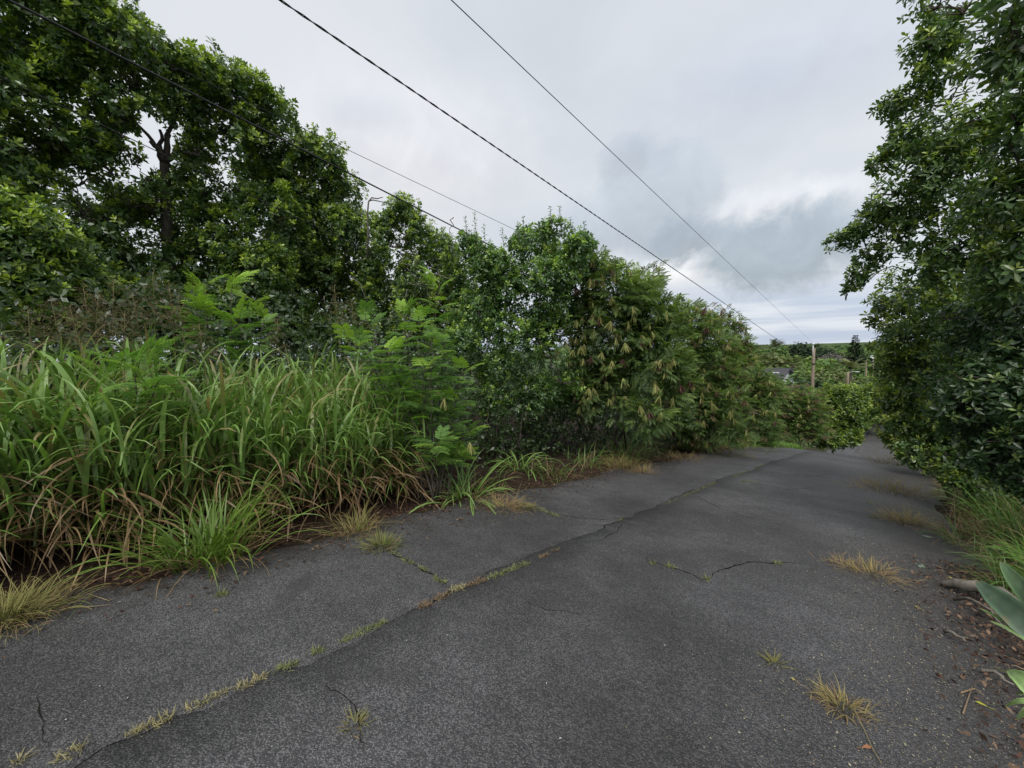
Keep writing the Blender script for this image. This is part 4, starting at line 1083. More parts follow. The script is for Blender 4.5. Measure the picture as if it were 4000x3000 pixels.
# verge grass on the right: uncountable mix
def verge():
    r = np.random.default_rng(71)
    n = 16000
    y = 3.6 + 16 * r.uniform(0, 1, n) ** 1.3; x = .95 + np.abs(r.normal(0, 1.1, n)) + drift(y) + .22 * np.sin(y * 2.3) * np.sin(y * .9 + 1)
    P = np.stack([x, y, ground_z(x, y)], -1); k = vnoise(P, 1.3) + r.normal(0, .3, n) > -.8; P = P[k]; x, y = x[k], y[k]; n = len(P)
    m = r.uniform(0, 1, (n, 1)); tall = np.clip(.6 + .7 * vnoise(P, .9), .45, 1.35)
    isd = r.uniform(size=(n, 1)) < np.clip(np.interp(y, [6, 10], [.22, .5]) + .25 * vnoise(P, 1.7) + .25 * (x - drift(y) < 1.25), .05, .85)[:, None]
    c0 = np.where(isd, (DEAD1 * m + DEAD2 * (1 - m)) * .75, (G1 * (1 - m) + G2 * m) * np.array([.62, .68, .62]))
    V, F, C = blade_strips(P, np.where(r.uniform(size=n) < .5, r.normal(PI, 1.0, n), r.uniform(0, 6.28, n)), r.uniform(.12, .55, n) * tall, r.uniform(.004, .010, n), r.uniform(.1, 1.2, n), r.uniform(.5, 2.2, n), c0, c0 * 1.2, r, S=4)
    o = obj('verge_grass', make_mesh('verge_grass', V, F, MAT_GRASS, C)); tag(o, 'mixed green and tan grass along the right verge under the trees', 'grass', kind='stuff')
    n = 5200; y = r.uniform(5.2, 18, n); x = 1.25 + np.abs(r.normal(0, .65, n)) + drift(y); P = np.stack([x, y, ground_z(x, y)], -1); k = vnoise(P, 1.2) + r.normal(0, .3, n) > -.45; P = P[k]; n = len(P)
    m = r.uniform(0, 1, (n, 1)); isd = r.uniform(size=(n, 1)) < .22; c0 = np.where(isd, DEAD1 * .8, (G1 * (1 - m) + G2 * m) * np.array([.82, .9, .7]))
    V, F, C = blade_strips(P, r.normal(PI, 1.2, n), r.uniform(.35, .95, n), r.uniform(.006, .013, n), r.uniform(.0, .7, n), r.uniform(.6, 2.2, n), c0, c0 * 1.2, r, S=4)
    o = obj('tall_verge_grass', make_mesh('tall_verge_grass', V, F, MAT_GRASS, C)); tag(o, 'taller fresh green grass rising on the right bank under the trees', 'grass', kind='stuff')
    n = 5200; y = r.uniform(6.5, 18, n); x = 1.5 + np.abs(r.normal(0, .7, n)) + drift(y); P = np.stack([x, y, ground_z(x, y) + r.uniform(.05, 1.5, n) * np.clip((x - drift(y) - 1.15) * 1.5, .2, 1.2)], -1)
    V, F, C = rosettes(P, r.normal(0, .4, (n, 3)) + np.array([-.5, -.2, .6]), np.full(n, .07), 5, (.05, .10, .025), (.10, .18, .04), (.26, .34, .06), r.uniform(0, .7, n), r)
    o = obj('vine_cover', make_mesh('vine_cover', V, F, MAT_LEAF, C)); tag(o, 'low leafy weeds climbing over the right verge at the foot of the shrubs', 'weeds', kind='stuff')
    # bright lawn strip beyond the crest
    n = 2600; y = r.uniform(16.5, 21.5, n); x = -4.05 + drift(y) - np.abs(r.normal(0, .5, n)) + .25 * (y - 17); P = np.stack([x, y, ground_z(x, y)], -1)
    g = np.array((.13, .24, .03)) * r.uniform(.8, 1.25, (n, 1))
    V, F, C = blade_strips(P, r.uniform(0, 6.28, n), r.uniform(.15, .4, n), r.uniform(.012, .02, n), r.uniform(.0, .6, n), r.uniform(.3, 1.2, n), g, g * 1.15, r, S=4)
    o = obj('lawn_strip', make_mesh('lawn_strip', V, F, MAT_GRASS, C)); tag(o, 'short bright green grass beside the road just past the crest', 'grass', kind='stuff')
verge()

# ---------------------------------------------------------------- weeds in the cracks
ORD = ['first', 'second', 'third', 'fourth', 'fifth', 'sixth', 'seventh', 'eighth', 'ninth', 'tenth', 'eleventh', 'twelfth', 'thirteenth', 'fourteenth', 'fifteenth', 'sixteenth',
       'seventeenth', 'eighteenth', 'nineteenth', 'twentieth', 'twenty-first', 'twenty-second', 'twenty-third']
def crack_weed(ax, ay, bx, by, seed, label, tone, group, dense=1.0, L=(.015, .05)):
    r = np.random.default_rng(seed)
    a, b = on_ground(ax, ay), on_ground(bx, by); ln = np.linalg.norm(b - a)
    n = int((30 + 480 * ln) * dense)
    u = r.uniform(0, 1, n)[:, None]; c = (a + b) / 2
    P = a * (1 - u) + b * u; side = unit(np.array([-(b - a)[1], (b - a)[0], 0]))
    wv = .016 * np.sin(PI * np.clip(u, .03, .97)) ** .5
    P = P + side * r.normal(0, 1, (n, 1)) * wv; P[:, 2] = gz(P[:, 1]) - .004
    m = r.uniform(0, 1, (n, 1))
    pal = {'tan': (np.array((.20, .19, .085)), np.array((.38, .33, .18))), 'green': (np.array((.10, .13, .045)), np.array((.24, .25, .11))), 'red': (np.array((.12, .075, .05)), np.array((.28, .21, .12)))}[tone]
    col = pal[0] * (1 - m) + pal[1] * m
    V, F, C = blade_strips(P, r.uniform(0, 6.28, n), r.uniform(*L, n), r.uniform(.002, .0045, n), r.uniform(.3, 1.4, n), r.uniform(0, .9, n), col, col * 1.1, r, S=3)
    o = obj('crack_weed', make_mesh('crack_weed', V - c, F, MAT_DRY, C), None, c); tag(o, label, 'weed', group)
main = [(30, 1652, 62, 1635, 'tan'), (120, 1645, 182, 1615, 'tan'), (270, 1590, 318, 1572, 'tan'), (325, 1572, 376, 1545, 'tan'), (405, 1535, 490, 1492, 'tan'), (508, 1490, 575, 1458, 'tan'), (597, 1448, 645, 1432, 'green'),
        (675, 1413, 698, 1402, 'green'), (735, 1388, 832, 1342, 'green'), (905, 1312, 932, 1302, 'red'), (942, 1296, 968, 1282, 'red'), (970, 1278, 1008, 1266, 'tan'), (1010, 1266, 1050, 1250, 'red'), (1050, 1252, 1090, 1236, 'green'),
        (1092, 1234, 1142, 1216, 'green'), (1165, 1205, 1185, 1198, 'red'), (1192, 1192, 1208, 1187, 'red'), (1335, 1126, 1348, 1121, 'green'), (1432, 1092, 1470, 1076, 'green'), (1474, 1074, 1512, 1058, 'green'),
        (1516, 1056, 1548, 1042, 'green'), (1585, 1030, 1612, 1018, 'green'), (1630, 1012, 1650, 1004, 'green')]
LOOK = {'tan': 'straw coloured', 'green': 'yellow green', 'red': 'reddish'}
for k, (ax, ay, bx, by, tone) in enumerate(main):
    crack_weed(ax, ay, bx, by, 600 + k, dense=(1.0 if k < 16 else .45), label=f'{LOOK[tone]} weeds in the long lengthwise road crack, {ORD[k]} patch counted from the near end', tone=tone, group='weeds in the long road crack')
for k, (ax, ay, bx, by, tone) in enumerate([(846, 1193, 862, 1202, 'green'), (868, 1208, 892, 1220, 'green'), (905, 1226, 925, 1234, 'green'), (938, 1248, 962, 1260, 'green')]):
    crack_weed(ax, ay, bx, by, 640 + k, f'yellow green weeds in the short side crack below the round tuft, {ORD[k]} from that tuft', tone, 'weeds in the short side crack')
for k, (ax, ay, bx, by, lab) in enumerate([(1404, 1216, 1416, 1219, 'tiny weed alone on the asphalt, start of the right lane crack'), (1436, 1222, 1456, 1227, 'weed pair in the right lane crack near the middle of the road'),
        (1520, 1250, 1532, 1252, 'weed at the bend of the right lane crack'), (1670, 1216, 1690, 1220, 'weed at the far right end of the right lane crack'), (1600, 1040, 1640, 1043, 'low weed streak across the road before the crest'),
        (1165, 1102, 1205, 1116, 'green weed streak on the asphalt right of the pale straw tuft'), (470, 1282, 492, 1286, 'pale weed scrap on asphalt below the bright grass clump'),
        (1870, 1085, 1886, 1088, 'small weed on the asphalt before the broad dry verge tuft'), (1878, 1118, 1896, 1120, 'small green weed on the asphalt left of the spiky dry tuft')]):
    crack_weed(ax, ay, bx, by, 660 + k, lab, 'green', 'lone weeds on the asphalt', 1.0, (.02, .06))
blade_clump('tiny_weed', 'tiny green star of grass alone on the asphalt at the bottom centre', (766, 1566), 90, (.03, .09), (.002, .004), 690, dead=.3, spread=.018, green=OLIVE, cat='weed', th=(.2, 1.5), bend=(0, .8), mat=MAT_DRY)
blade_clump('tiny_weed', 'tiny green star of grass alone in the right lane', (1670, 1432), 70, (.03, .10), (.002, .004), 691, dead=.2, spread=.016, green=OLIVE, cat='weed', th=(.2, 1.5), bend=(0, .8), mat=MAT_DRY)

# ---------------------------------------------------------------- litter
def scatter_litter(name, label, P, size, cols, seed, tilt=.25, lift=.004):
    r = np.random.default_rng(seed); n = len(P)
    az = r.uniform(0, 6.28, n); y = np.stack([np.cos(az), np.sin(az), r.normal(0, tilt, n)], -1)
    nrm = np.array([0, 0, 1.0]) + r.normal(0, tilt, (n, 3))
    sc = r.uniform(*size, n); cols = np.asarray(cols); c = cols[r.integers(len(cols), size=n)] * r.uniform(.65, 1.3, (n, 1))
    wd = r.uniform(.4, 1.5, n)
    V, F, C = stamp(RHOMB[0], RHOMB[1], P + np.array([0, 0, lift]), frames(y, nrm), np.stack([sc * wd, sc, sc], -1), c)
    o = obj(name, make_mesh(name, V, F, MAT_LITTER, C)); tag(o, label, 'leaf litter', kind='stuff')
r = np.random.default_rng(81)
BR = [(.065, .036, .025), (.10, .058, .038), (.045, .028, .021), (.17, .115, .07), (.08, .042, .03)]
n = 9000; y = r.uniform(-2, 17, n); x = -4.3 - r.normal(0, .36, n) + drift(y)
scatter_litter('leaf_litter', 'reddish brown leaf litter along the foot of the hedge', np.stack([x, y, np.maximum(ground_z(x, y), np.where(x - drift(y) > -4.25, gz(y), -99)) + r.uniform(0, .02, n)], -1), (.015, .055), BR, 1)
n = 11000; y = r.uniform(1.2, 6.2, n); x = 1.12 + r.normal(0, .27, n)
scatter_litter('leaf_litter', 'dark brown rotting leaves heaped along the right edge of the asphalt', np.stack([x, y, np.maximum(ground_z(x, y), np.where(x < 1.0, gz(y), -99)) + r.uniform(0, .03, n)], -1), (.012, .05), [(.07,.042,.030),(.045,.03,.024),(.11,.07,.048),(.16,.105,.07),(.06,.035,.026)], 2, .55)
n = 8000; y = r.uniform(.8, 6.5, n); x = .45 + r.normal(0, .42, n) - .03 * y; k = x < .95; x, y = x[k], y[k]
scatter_litter('leaf_crumbs', 'tan crumbs of dead leaves sprinkled over the right lane', np.stack([x, y, gz(y)], -1), (.004, .015), [(.24, .20, .14), (.32, .28, .20), (.18, .14, .10), (.26, .24, .15)], 3, .2, .006)
n = 900; y = r.uniform(-1, 12, n); x = r.uniform(-4.2, .5, n)
scatter_litter('leaf_crumbs', 'sparse pale specks of debris over the whole road', np.stack([x, y, gz(y)], -1), (.004, .014), [(.35, .33, .3), (.26, .21, .12), (.45, .44, .42)], 4, .2, .006)

def fallen_leaf(px, py, size, col, label, seed, lobed=False):
    r = np.random.default_rng(seed); c = on_ground(px, py, .006); A = Acc()
    az = r.uniform(0, 6.28)
    for da in ((-.9, -.3, .3, .9) if lobed else (0,)):
        y = np.array([math.cos(az + da), math.sin(az + da), .04]); T, TF = tmpl_leaf(.42, .06, .04)
        V, F, C = stamp(T, TF, np.zeros((1, 3)), frames(y[None], np.array([[0.1, 0, 1.0]])), np.full((1, 3), size), np.array([col])); A.add(V, F, C)
    A.add(*tube_arrays([np.zeros(3), -np.array([math.cos(az), math.sin(az), -.02]) * size * .5], [.0018, .001], 4), col)
    o = obj('fallen_leaf', A.mesh('fallen_leaf', MAT_LITTER), None, c); tag(o, label, 'fallen leaf', 'fallen leaves on the road')
for k, (px, py, s, col, lab, lb) in enumerate([(2004, 1162, .07, (.22, .28, .22), 'pale grey green lobed leaf lying near the right verge', True), (1984, 1222, .06, (.2, .26, .2), 'pale lobed leaf lying right of the tan tuft', True),
        (1861, 1618, .05, (.30, .14, .07), 'single orange brown leaf at the bottom right of the road', False), (2063, 1252, .05, (.38, .36, .05), 'yellow leaf beside the brown heap right of the tan tuft', False),
        (1990, 1318, .05, (.42, .38, .04), 'bright yellow leaf at the edge of the crumbs', False), (2135, 1530, .05, (.36, .36, .04), 'yellow green leaf among the rotting leaves at the bottom right', False),
        (905, 1122, .05, (.3, .22, .15), 'curled tan leaf on the asphalt below the broad bladed clump', False), (1225, 1112, .03, (.28, .2, .12), 'small brown leaf on asphalt right of the straw tuft', False),
        (1720, 1473, .03, (.42, .34, .08), 'small yellow leaf in the right lane', False)]):
    fallen_leaf(px, py, s, col, lab, 700 + k, lb)
def straw(pxs, label, seed, col=(.34, .27, .16), rad=.003):
    r = np.random.default_rng(seed); pts = np.array([on_ground(*p, lift=.008) for p in pxs]); c = pts.mean(0); A = Acc()
    A.add(*tube_arrays(pts, np.linspace(rad, rad * .5, len(pts)), 5), col)
    o = obj('straw', A.mesh('straw', MAT_DRY, c), None, c); tag(o, label, 'straw', 'dead stalks lying on the road')
straw([(785, 1128), (830, 1130), (872, 1129)], 'straight pale stalk lying right of the wispy tuft', 1)
straw([(688, 1185), (720, 1174), (752, 1166)], 'brown stalk lying below the wispy tuft', 2, (.26, .17, .1))
straw([(190, 1285), (235, 1300), (255, 1293)], 'thin grey stalk lying right of the olive tuft', 3)
straw([(160, 1315), (210, 1312), (240, 1308)], 'lower thin stalk lying near the olive tuft', 4)
straw([(640, 1145), (700, 1140), (740, 1132)], 'stalk lying on brown litter left of the wispy tuft', 5, (.3, .22, .14))
straw([(2075, 1500), (2105, 1490), (2125, 1505)], 'bent tan stalk among rotting leaves at the bottom right', 6, (.34, .24, .14), .004)
straw([(2080, 1545), (2090, 1515), (2100, 1485)], 'tan stalk crossing the bent one at the bottom right', 7, (.3, .22, .14), .004)

# fallen log and sticks at the right verge
r = np.random.default_rng(91)
a, b = on_ground(2030, 1265, .03), on_ground(2140, 1305, .05)
pts = limb_path(a, b + (b - a) * .5, r, 9, .03); c = pts[0]
V, F = tube_arrays(pts, np.array([.02, .035, .045, .05, .045, .05, .048, .045, .03]), 9); V += np.random.default_rng(3).normal(0, .004, V.shape)
o = obj('fallen_log', make_mesh('fallen_log', V - c, F, MAT_TWIG, smooth=True), None, c); tag(o, 'grey rotting log half buried in leaves left of the big fleshy leaf', 'log')
for k, (p0, p1, lab) in enumerate([((2040, 1370), (2085, 1395), 'crooked grey stick below the rotting log'), ((2060, 1300), (2180, 1375), 'long brown stick along the leaf heap under the log'), ((2120, 1455), (2190, 1490), 'dark stick among rotting leaves near the lower fleshy plant')]):
    a, b = on_ground(*p0, lift=.02), on_ground(*p1, lift=.03); pts = limb_path(a, b, r, 6, .05); c = pts[0]
    V, F = tube_arrays(pts, np.linspace(.014, .006, 6), 6)
    o = obj('stick', make_mesh('stick', V - c, F, MAT_TWIG, smooth=True), None, c); tag(o, lab, 'stick', 'sticks in the leaf heap')

# ---------------------------------------------------------------- fleshy leaved plants
def fleshy_leaf(base, tip, w, col, nrm, sag=.06):
    n = 17; s = np.linspace(0, 1, n)
    P = base * (1 - s[:, None]) + tip * s[:, None] + np.asarray(nrm) * (sag * np.sin(PI * s))[:, None]
    d = unit(tip - base); side = unit(np.cross(d, nrm)); up = np.cross(side, d)
    prof = w * np.interp(s, [0, .15, .42, .72, .90, .97, 1], [.6, .75, 1.0, .80, .42, .2, .02])
    across = np.array([-1, -.6, 0, .6, 1]); lift = np.array([.10, .0, -.10, .0, .10])
    top = P[:, None] + side * (prof[:, None, None] * across[None, :, None]) + up * (prof[:, None, None] * lift[None, :, None])
    th = .10
    bot = P[:, None] + side * (prof[:, None, None] * across[None, :, None] * .97) + up * (prof[:, None, None] * (lift - np.array([.0, th, th * 1.6, th, .0]) - .02)[None, :, None])
    A = Acc()
    i = np.arange(n - 1)[:, None] * 5; j = np.arange(4)[None]
    Fq = np.stack([i + j, i + j + 1, i + 5 + j + 1, i + 5 + j], -1).reshape(-1, 4)
    c = np.asarray(col)
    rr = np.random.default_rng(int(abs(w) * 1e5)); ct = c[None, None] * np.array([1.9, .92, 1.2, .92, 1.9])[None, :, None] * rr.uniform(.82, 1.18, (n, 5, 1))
    ct[-1:] = np.array((.22, .16, .09)); ct[rr.integers(3, n - 3), rr.integers(0, 5)] = (.20, .15, .07)
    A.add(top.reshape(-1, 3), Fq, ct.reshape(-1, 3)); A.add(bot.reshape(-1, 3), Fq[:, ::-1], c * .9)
    return A
def fleshy_plant(label, base, leaves, seed):
    t = thing('fleshy_plant', label, 'plant', base)
    r = np.random.default_rng(seed)
    for (bx, tip, w, col, nrm) in leaves:
        A = fleshy_leaf(np.asarray(bx, float), np.asarray(tip, float), w, col, unit(np.asarray(nrm, float)))
        obj('leaf', A.mesh('leaf', MAT_SUCC, base, smooth=True), t)
GB = (.055, .095, .052); GL = (.16, .25, .08)
C1 = at(2330, 1450, 2.75); B1 = C1.copy(); B1[2] = float(ground_z(B1[0], B1[1]))
fleshy_plant('big fleshy leaved plant at the right edge, one broad leaf pointing to the road', B1,
             [(C1, at(2106, 1252, 2.85), .052, GB, (-.3, -.75, .6)), (C1 + (0, .05, .05), at(2160, 1212, 3.0), .034, (.085, .15, .06), (-.4, -.6, .6)), (C1, at(2250, 1180, 2.9), .05, GB, (-.4, -.6, .5)),
              (C1, at(2320, 1150, 2.6), .06, GB, (0, -.7, .4)), (C1, at(2420, 1200, 2.6), .06, GB, (0, -.7, .5)), (C1, at(2400, 1400, 2.3), .06, GB, (0, -.5, .8)),
              (C1 - (0, 0, .08), at(2112, 1312, 2.8), .014, (.16, .25, .08), (0, -.4, .9)), (C1 - (0, 0, .08), at(2135, 1340, 2.75), .013, (.16, .25, .08), (0, -.4, .9))], 1)
C2 = at(2290, 1560, 2.3); B2 = C2.copy(); B2[2] = float(ground_z(B2[0], B2[1]))
fleshy_plant('small pale green leafy rosette at the lower right edge among rotting leaves', B2,
             [(C2, at(2178, 1446, 2.35), .030, GL, (-.3, -.5, .8)), (C2, at(2192, 1500, 2.3), .018, (.13, .22, .06), (-.2, -.4, .9)), (C2, at(2168, 1528, 2.3), .010, (.2, .3, .10), (-.2, -.4, .9)), (C2, at(2195, 1556, 2.25), .012, GL, (-.2, -.4, .9)),
              (C2, at(2260, 1430, 2.4), .03, GL, (-.1, -.6, .7)), (C2, at(2360, 1480, 2.3), .03, GL, (.1, -.5, .8))], 2)
B3 = on_ground(2150, 1205)
r = np.random.default_rng(6)
fleshy_plant('small bright spiky sprout behind the broad fleshy leaf', B3, [(B3, B3 + np.array(v), .012, GL, (-.2, -.6, .6)) for v in [(-.10, -.05, .10), (-.05, -.10, .14), (.03, -.04, .16), (-.12, .04, .05), (.08, -.08, .12), (0, .08, .13)]], 3)

# ================================================================== POLES AND WIRES
def pole(px, top_py, rg, rad, label, seed, extras):
    top = at(px, top_py, rg); g = float(ground_z(top[0], top[1])) - .3
    base = np.array([top[0], top[1], g]); t = thing('utility_pole', label, 'utility pole', base, 'utility poles down the road')
    n = 9; pts = np.stack([np.full(n, top[0]), np.full(n, top[1]), np.linspace(g, top[2], n)], -1)
    A = Acc(); A.add(*tube_arrays(pts, np.linspace(rad, rad * .82, n), 12)); obj('shaft', A.mesh('shaft', MAT_POLE, base, smooth=False, col=False), t)
    return t, base, top
pa, pab, pat = pole(1758, 752, 55, .17, 'nearest tall weathered wooden pole left of the road', 1, None)
A = Acc(); A.add(*tube_arrays([pat + (-.06, -.10, -.9), pat + (-.06, -.10, .35)], [.05, .05], 8)); obj('conduit', A.mesh('conduit', MAT_STEEL, pab, col=False), pa)
A = Acc(); q = pat + np.array([-.06, -.1, .35]); A.add(*tube_arrays([q, q + (0, 0, .07), q + (0, 0, .16), q + (0, 0, .2)], [.05, .13, .13, .04], 10)); obj('insulator', A.mesh('insulator', MAT_WALL, pab, col=False), pa)
A = Acc(); q = at(1757, 786, 55); q[:2] = pat[:2]
A.add(*tube_arrays([q + (0, 0, -.06), q + (0, 0, .06)], [.185, .185], 12)); A.add(*box_arrays(q[0], q[1] - .2, q[2], .12, .1, .1)); obj('wire_clamp', A.mesh('wire_clamp', MAT_WIRE, pab, col=False), pa)
pb, pbb, pbt = pole(1832, 805, 76, .16, 'short looking pole with a street lamp arm in the trees', 2, None)
A = Acc(); e = at(1850, 803, 76); A.add(*tube_arrays([pbt + (0, 0, -.15), (pbt + e) / 2 + (0, 0, .12), e], [.04, .035, .03], 6)); A.add(*box_arrays(e[0] + .1, e[1], e[2] - .02, .5, .25, .12)); obj('lamp_arm', A.mesh('lamp_arm', MAT_STEEL, pbb, col=False), pb)
pc, pcb, pct = pole(1872, 778, 108, .17, 'distant pole right of the pine', 3, None)
pd, pdb, pdt = pole(1887, 773, 116, .16, 'distant pole with a grey transformer can, farthest of all', 4, None)
A = Acc(); q = pdt + np.array([-.25, -.2, -.9]); A.add(*tube_arrays([q, q + (0, 0, .1), q + (0, 0, 1.3), q + (0, 0, 1.4)], [.2, .33, .33, .15], 10)); obj('transformer', A.mesh('transformer', MAT_STEEL, pdb, col=False), pd)

def wire(pts, rad, label, sag=0.0, sides=6, n=40, twisted=False, mat=None):
    pts = [np.asarray(p, float) for p in pts]
    if len(pts) == 2:
        s = np.linspace(0, 1, n)[:, None]; P = pts[0] * (1 - s) + pts[1] * s; P[:, 2] -= (4 * sag * s * (1 - s))[:, 0]
    else: P = np.array(pts)
    c = P[0]; A = Acc()
    if twisted:
        m = len(P); seg = np.linalg.norm(np.diff(P, axis=0), axis=1); L = np.concatenate([[0], np.cumsum(seg)])
        k = int(L[-1] / .045); u = np.linspace(0, L[-1], k); Q = np.stack([np.interp(u, L, P[:, i]) for i in range(3)], -1)
        d = unit(np.gradient(Q, axis=0)); X = unit(np.cross(d, [0, 0, 1.0])); Y = np.cross(X, d)
        for ph in (0, PI):
            h = Q + rad * .5 * (np.cos(u * 2 * PI / .36 + ph)[:, None] * X + np.sin(u * 2 * PI / .36 + ph)[:, None] * Y)
            A.add(*tube_arrays(h, rad * .6, 4))
    else: A.add(*tube_arrays(P, rad, sides))
    o = obj('overhead_wire', A.mesh('overhead_wire', mat or MAT_WIRE, c, smooth=True, col=False), None, c); tag(o, label, 'wire', 'overhead wires along the road')
def through(p_far, px, py, lat):
    """point on the sight line of a pixel at side offset lat; the wire runs from there past the camera"""
    d = ray(px, py); t = (lat - CAM[0]) / d[0]; return CAM + d * t
def beyond(a, b, k): return a + (b - a) * k
q = at(1757, 786, 55); q[0] = pat[0]; q[1] = pat[1] - .2
n1 = through(q, 605, 0, -4.3); wire([q, beyond(q, n1, 1.9)], .0125, 'thick twisted cable running from the tall pole across the sky', .0, twisted=True)
q2 = pat + np.array([-.06, -.1, .52]); n2 = through(q2, 975, 0, -3.0); wire([q2, beyond(q2, n2, 1.9)], .005, 'thin single wire running to the top of the tall pole', .0)
fa = at(1250, 627, 15.5); na = at(-60, -40, 7.2); wire([fa, beyond(fa, na, 1.6)], .013, 'thick dark cable crossing in front of the left trees', .0)
fd = at(1210, 543, 15.5); nd_ = at(560, 232, 11.0); wire([fd, beyond(fd, nd_, 2.0)], .006, 'thin pale wire above the hedge, behind the left trees', .0)
fe = at(1000, 640, 11.5); ne = at(150, 237, 8.2); wire([fe, beyond(fe, ne, 1.25)], .006, 'thin wire passing before the forked trunk of the left tree', .0)
wire([pbt, pct], .012, 'sagging wire from the lamp pole to the distant poles', 1.2)
wire([pct, pdt], .012, 'short sagging wire between the two distant poles', .8)

# ================================================================== HOUSE AND FAR COUNTRY
hp = at(1650, 815, 72); hb = np.array([hp[0] - .5, hp[1], float(ground_z(hp[0], hp[1]))]); eave = at(1690, 821, 72)[2]; ridge = at(1690, 797, 72)[2]
house = thing('house', 'small white house with a grey gabled roof among the trees', 'house', hb)
hx, hy, hh = 7.0, 6.5, eave - hb[2]
rz = math.radians(-12); house.rotation_euler = (0, 0, rz)
A = Acc(); V, F = box_arrays(0, 0, hh / 2, hx, hy, hh); A.add(V, F)
for sx in (-1, 1):
    A.add(np.array([[sx * (hx / 2 - .002), -hy / 2, hh], [sx * (hx / 2 - .002), hy / 2, hh], [sx * (hx / 2 - .002), 0, hh + ridge - eave]]), np.array([[0, 1, 2]]))
obj('wall', A.mesh('wall', MAT_WALL, col=False), house)
rf_h = ridge - eave; A = Acc()
for sg in (-1, 1):
    e0 = np.array([0, sg * (hy / 2 + .5), hh - .5 * rf_h / (hy / 2)]); r0_ = np.array([0, 0, hh + rf_h])
    L = hx / 2 + .5; V = []
    for zz_ in (.02, .20):
        V += [[-L, e0[1], e0[2] + zz_], [L, e0[1], e0[2] + zz_], [L, 0, r0_[2] + zz_], [-L, 0, r0_[2] + zz_]]
    A.add(np.array(V), np.array([[0, 1, 2, 3], [7, 6, 5, 4], [0, 4, 5, 1], [1, 5, 6, 2], [3, 2, 6, 7], [0, 3, 7, 4]]))
roof = obj('roof', A.mesh('roof', MAT_ROOF, col=False), house)
A = Acc(); A.add(*box_arrays(2.2, -1.0, hh + rf_h * .72, 1.6, .9, .16)); obj('roof_vent', A.mesh('roof_vent', MAT_STEEL, col=False), roof)
for k, x in enumerate((-2.6, 0.2, 2.8)):
    A = Acc(); w = 1.2; y0 = -hy / 2
    for (cx, cz, sx, sz) in ((x, hh - .75, w + .16, .09), (x, hh - 1.95, w + .16, .09), (x - w / 2 - .04, hh - 1.35, .09, 1.12), (x + w / 2 + .04, hh - 1.35, .09, 1.12)): A.add(*box_arrays(cx, y0 - .03, cz, sx, .12, sz))
    wd = obj('window', A.mesh('window', MAT_WALL, col=False), house)
    A = Acc(); A.add(*box_arrays(x, y0 - .02, hh - 1.35, w, .05, 1.1)); obj('pane', A.mesh('pane', MAT_GLASS, col=False), wd)

def far_crown(A, c, rx, rz_, n, r, cols, size, flat=0.3):
    d = sphere_dirs(n, r); d[:, 2] = np.abs(d[:, 2]) * np.where(r.uniform(size=n) < .75, 1, -1)
    rr = r.uniform(.75, 1.02, n)
    p = c + d * np.array([rx, rx, rz_]) * rr[:, None]; p += d * (vnoise(p, 5.0 / rx) * rx * .14)[:, None]
    y = unit(r.normal(0, 1, (n, 3)) * np.array([1, 1, .35]))
    nrm = d * .8 + np.array([0, 0, .7]) + r.normal(0, .4, (n, 3))
    m = r.uniform(0, 1, (n, 1)); col = (np.asarray(cols[0]) * (1 - m) + np.asarray(cols[1]) * m) * r.uniform(.75, 1.25, (n, 1))
    sc = size * r.uniform(.6, 1.4, n)
    A.add(*stamp(RHOMB[0], RHOMB[1], p - y * sc[:, None] * .5, frames(y, nrm), np.stack([sc * 1.5, sc, sc], -1), col))
def far_tree(name, label, px, top_py, rg, rx, rz_, n, cols, size, seed, group=None, k=5):
    r = np.random.default_rng(seed); top = at(px, top_py, rg); g = float(ground_z(top[0], top[1])); base = np.array([top[0], top[1], g])
    t = thing(name, label, 'tree', base, group); A = Acc(); c0 = top - np.array([0, 0, rz_])
    W = Acc(); W.add(*tube_arrays([base - (0, 0, .3), base * .5 + c0 * .5, c0], [rx * .06, rx * .05, rx * .03], 7))
    for i in range(k):
        a = 2 * PI * i / k + r.uniform(0, 1); off = np.array([math.cos(a) * rx * .55, math.sin(a) * rx * .55, r.uniform(-.4, .05) * rz_])
        far_crown(A, c0 + off, rx * r.uniform(.45, .62), rz_ * r.uniform(.6, .9), n // (k + 1), r, cols, size)
        W.add(*tube_arrays([base * .45 + c0 * .55, c0 + off], [rx * .03, rx * .012], 5))
    far_crown(A, c0, rx * .6, rz_ * .95, n // (k + 1), r, cols, size)
    obj('trunk', W.mesh('trunk', MAT_BARK, base, smooth=True, col=False), t); obj('crown', A.mesh('crown', MAT_FAR, base), t, kind='stuff')
GREEN = ((.05, .10, .03), (.13, .21, .06)); DKG = ((.022, .042, .022), (.05, .08, .04)); OLV = ((.08, .10, .04), (.17, .19, .08)); YG = ((.11, .19, .045), (.21, .30, .07)); GREY = ((.11, .10, .10), (.19, .17, .17))
far_tree('umbrella_tree', 'wide low domed green tree beyond the tall pole', 1705, 769, 175, 17, 8, 5200, YG, 1.5, 1, k=7)
for k, (px, py, rx, lab) in enumerate([(1716, 737, 7, 'left one of the dark trees rising above the horizon'), (1736, 736, 7.5, 'second dark tree above the horizon, tall and ragged'), (1757, 738, 8, 'dark tree directly behind the tall pole top'), (1783, 747, 8, 'lower dark tree right of the tall pole')]):
    far_tree('dark_tree', lab, px, py, 215 + 6 * k, rx, 9, 2600, DKG, 1.1, 10 + k, 'dark trees on the skyline')
far_tree('bare_tree', 'greyish leafless bush tree beyond the lamp pole', 1805, 757, 190, 9, 4.5, 1800, GREY, .7, 20)
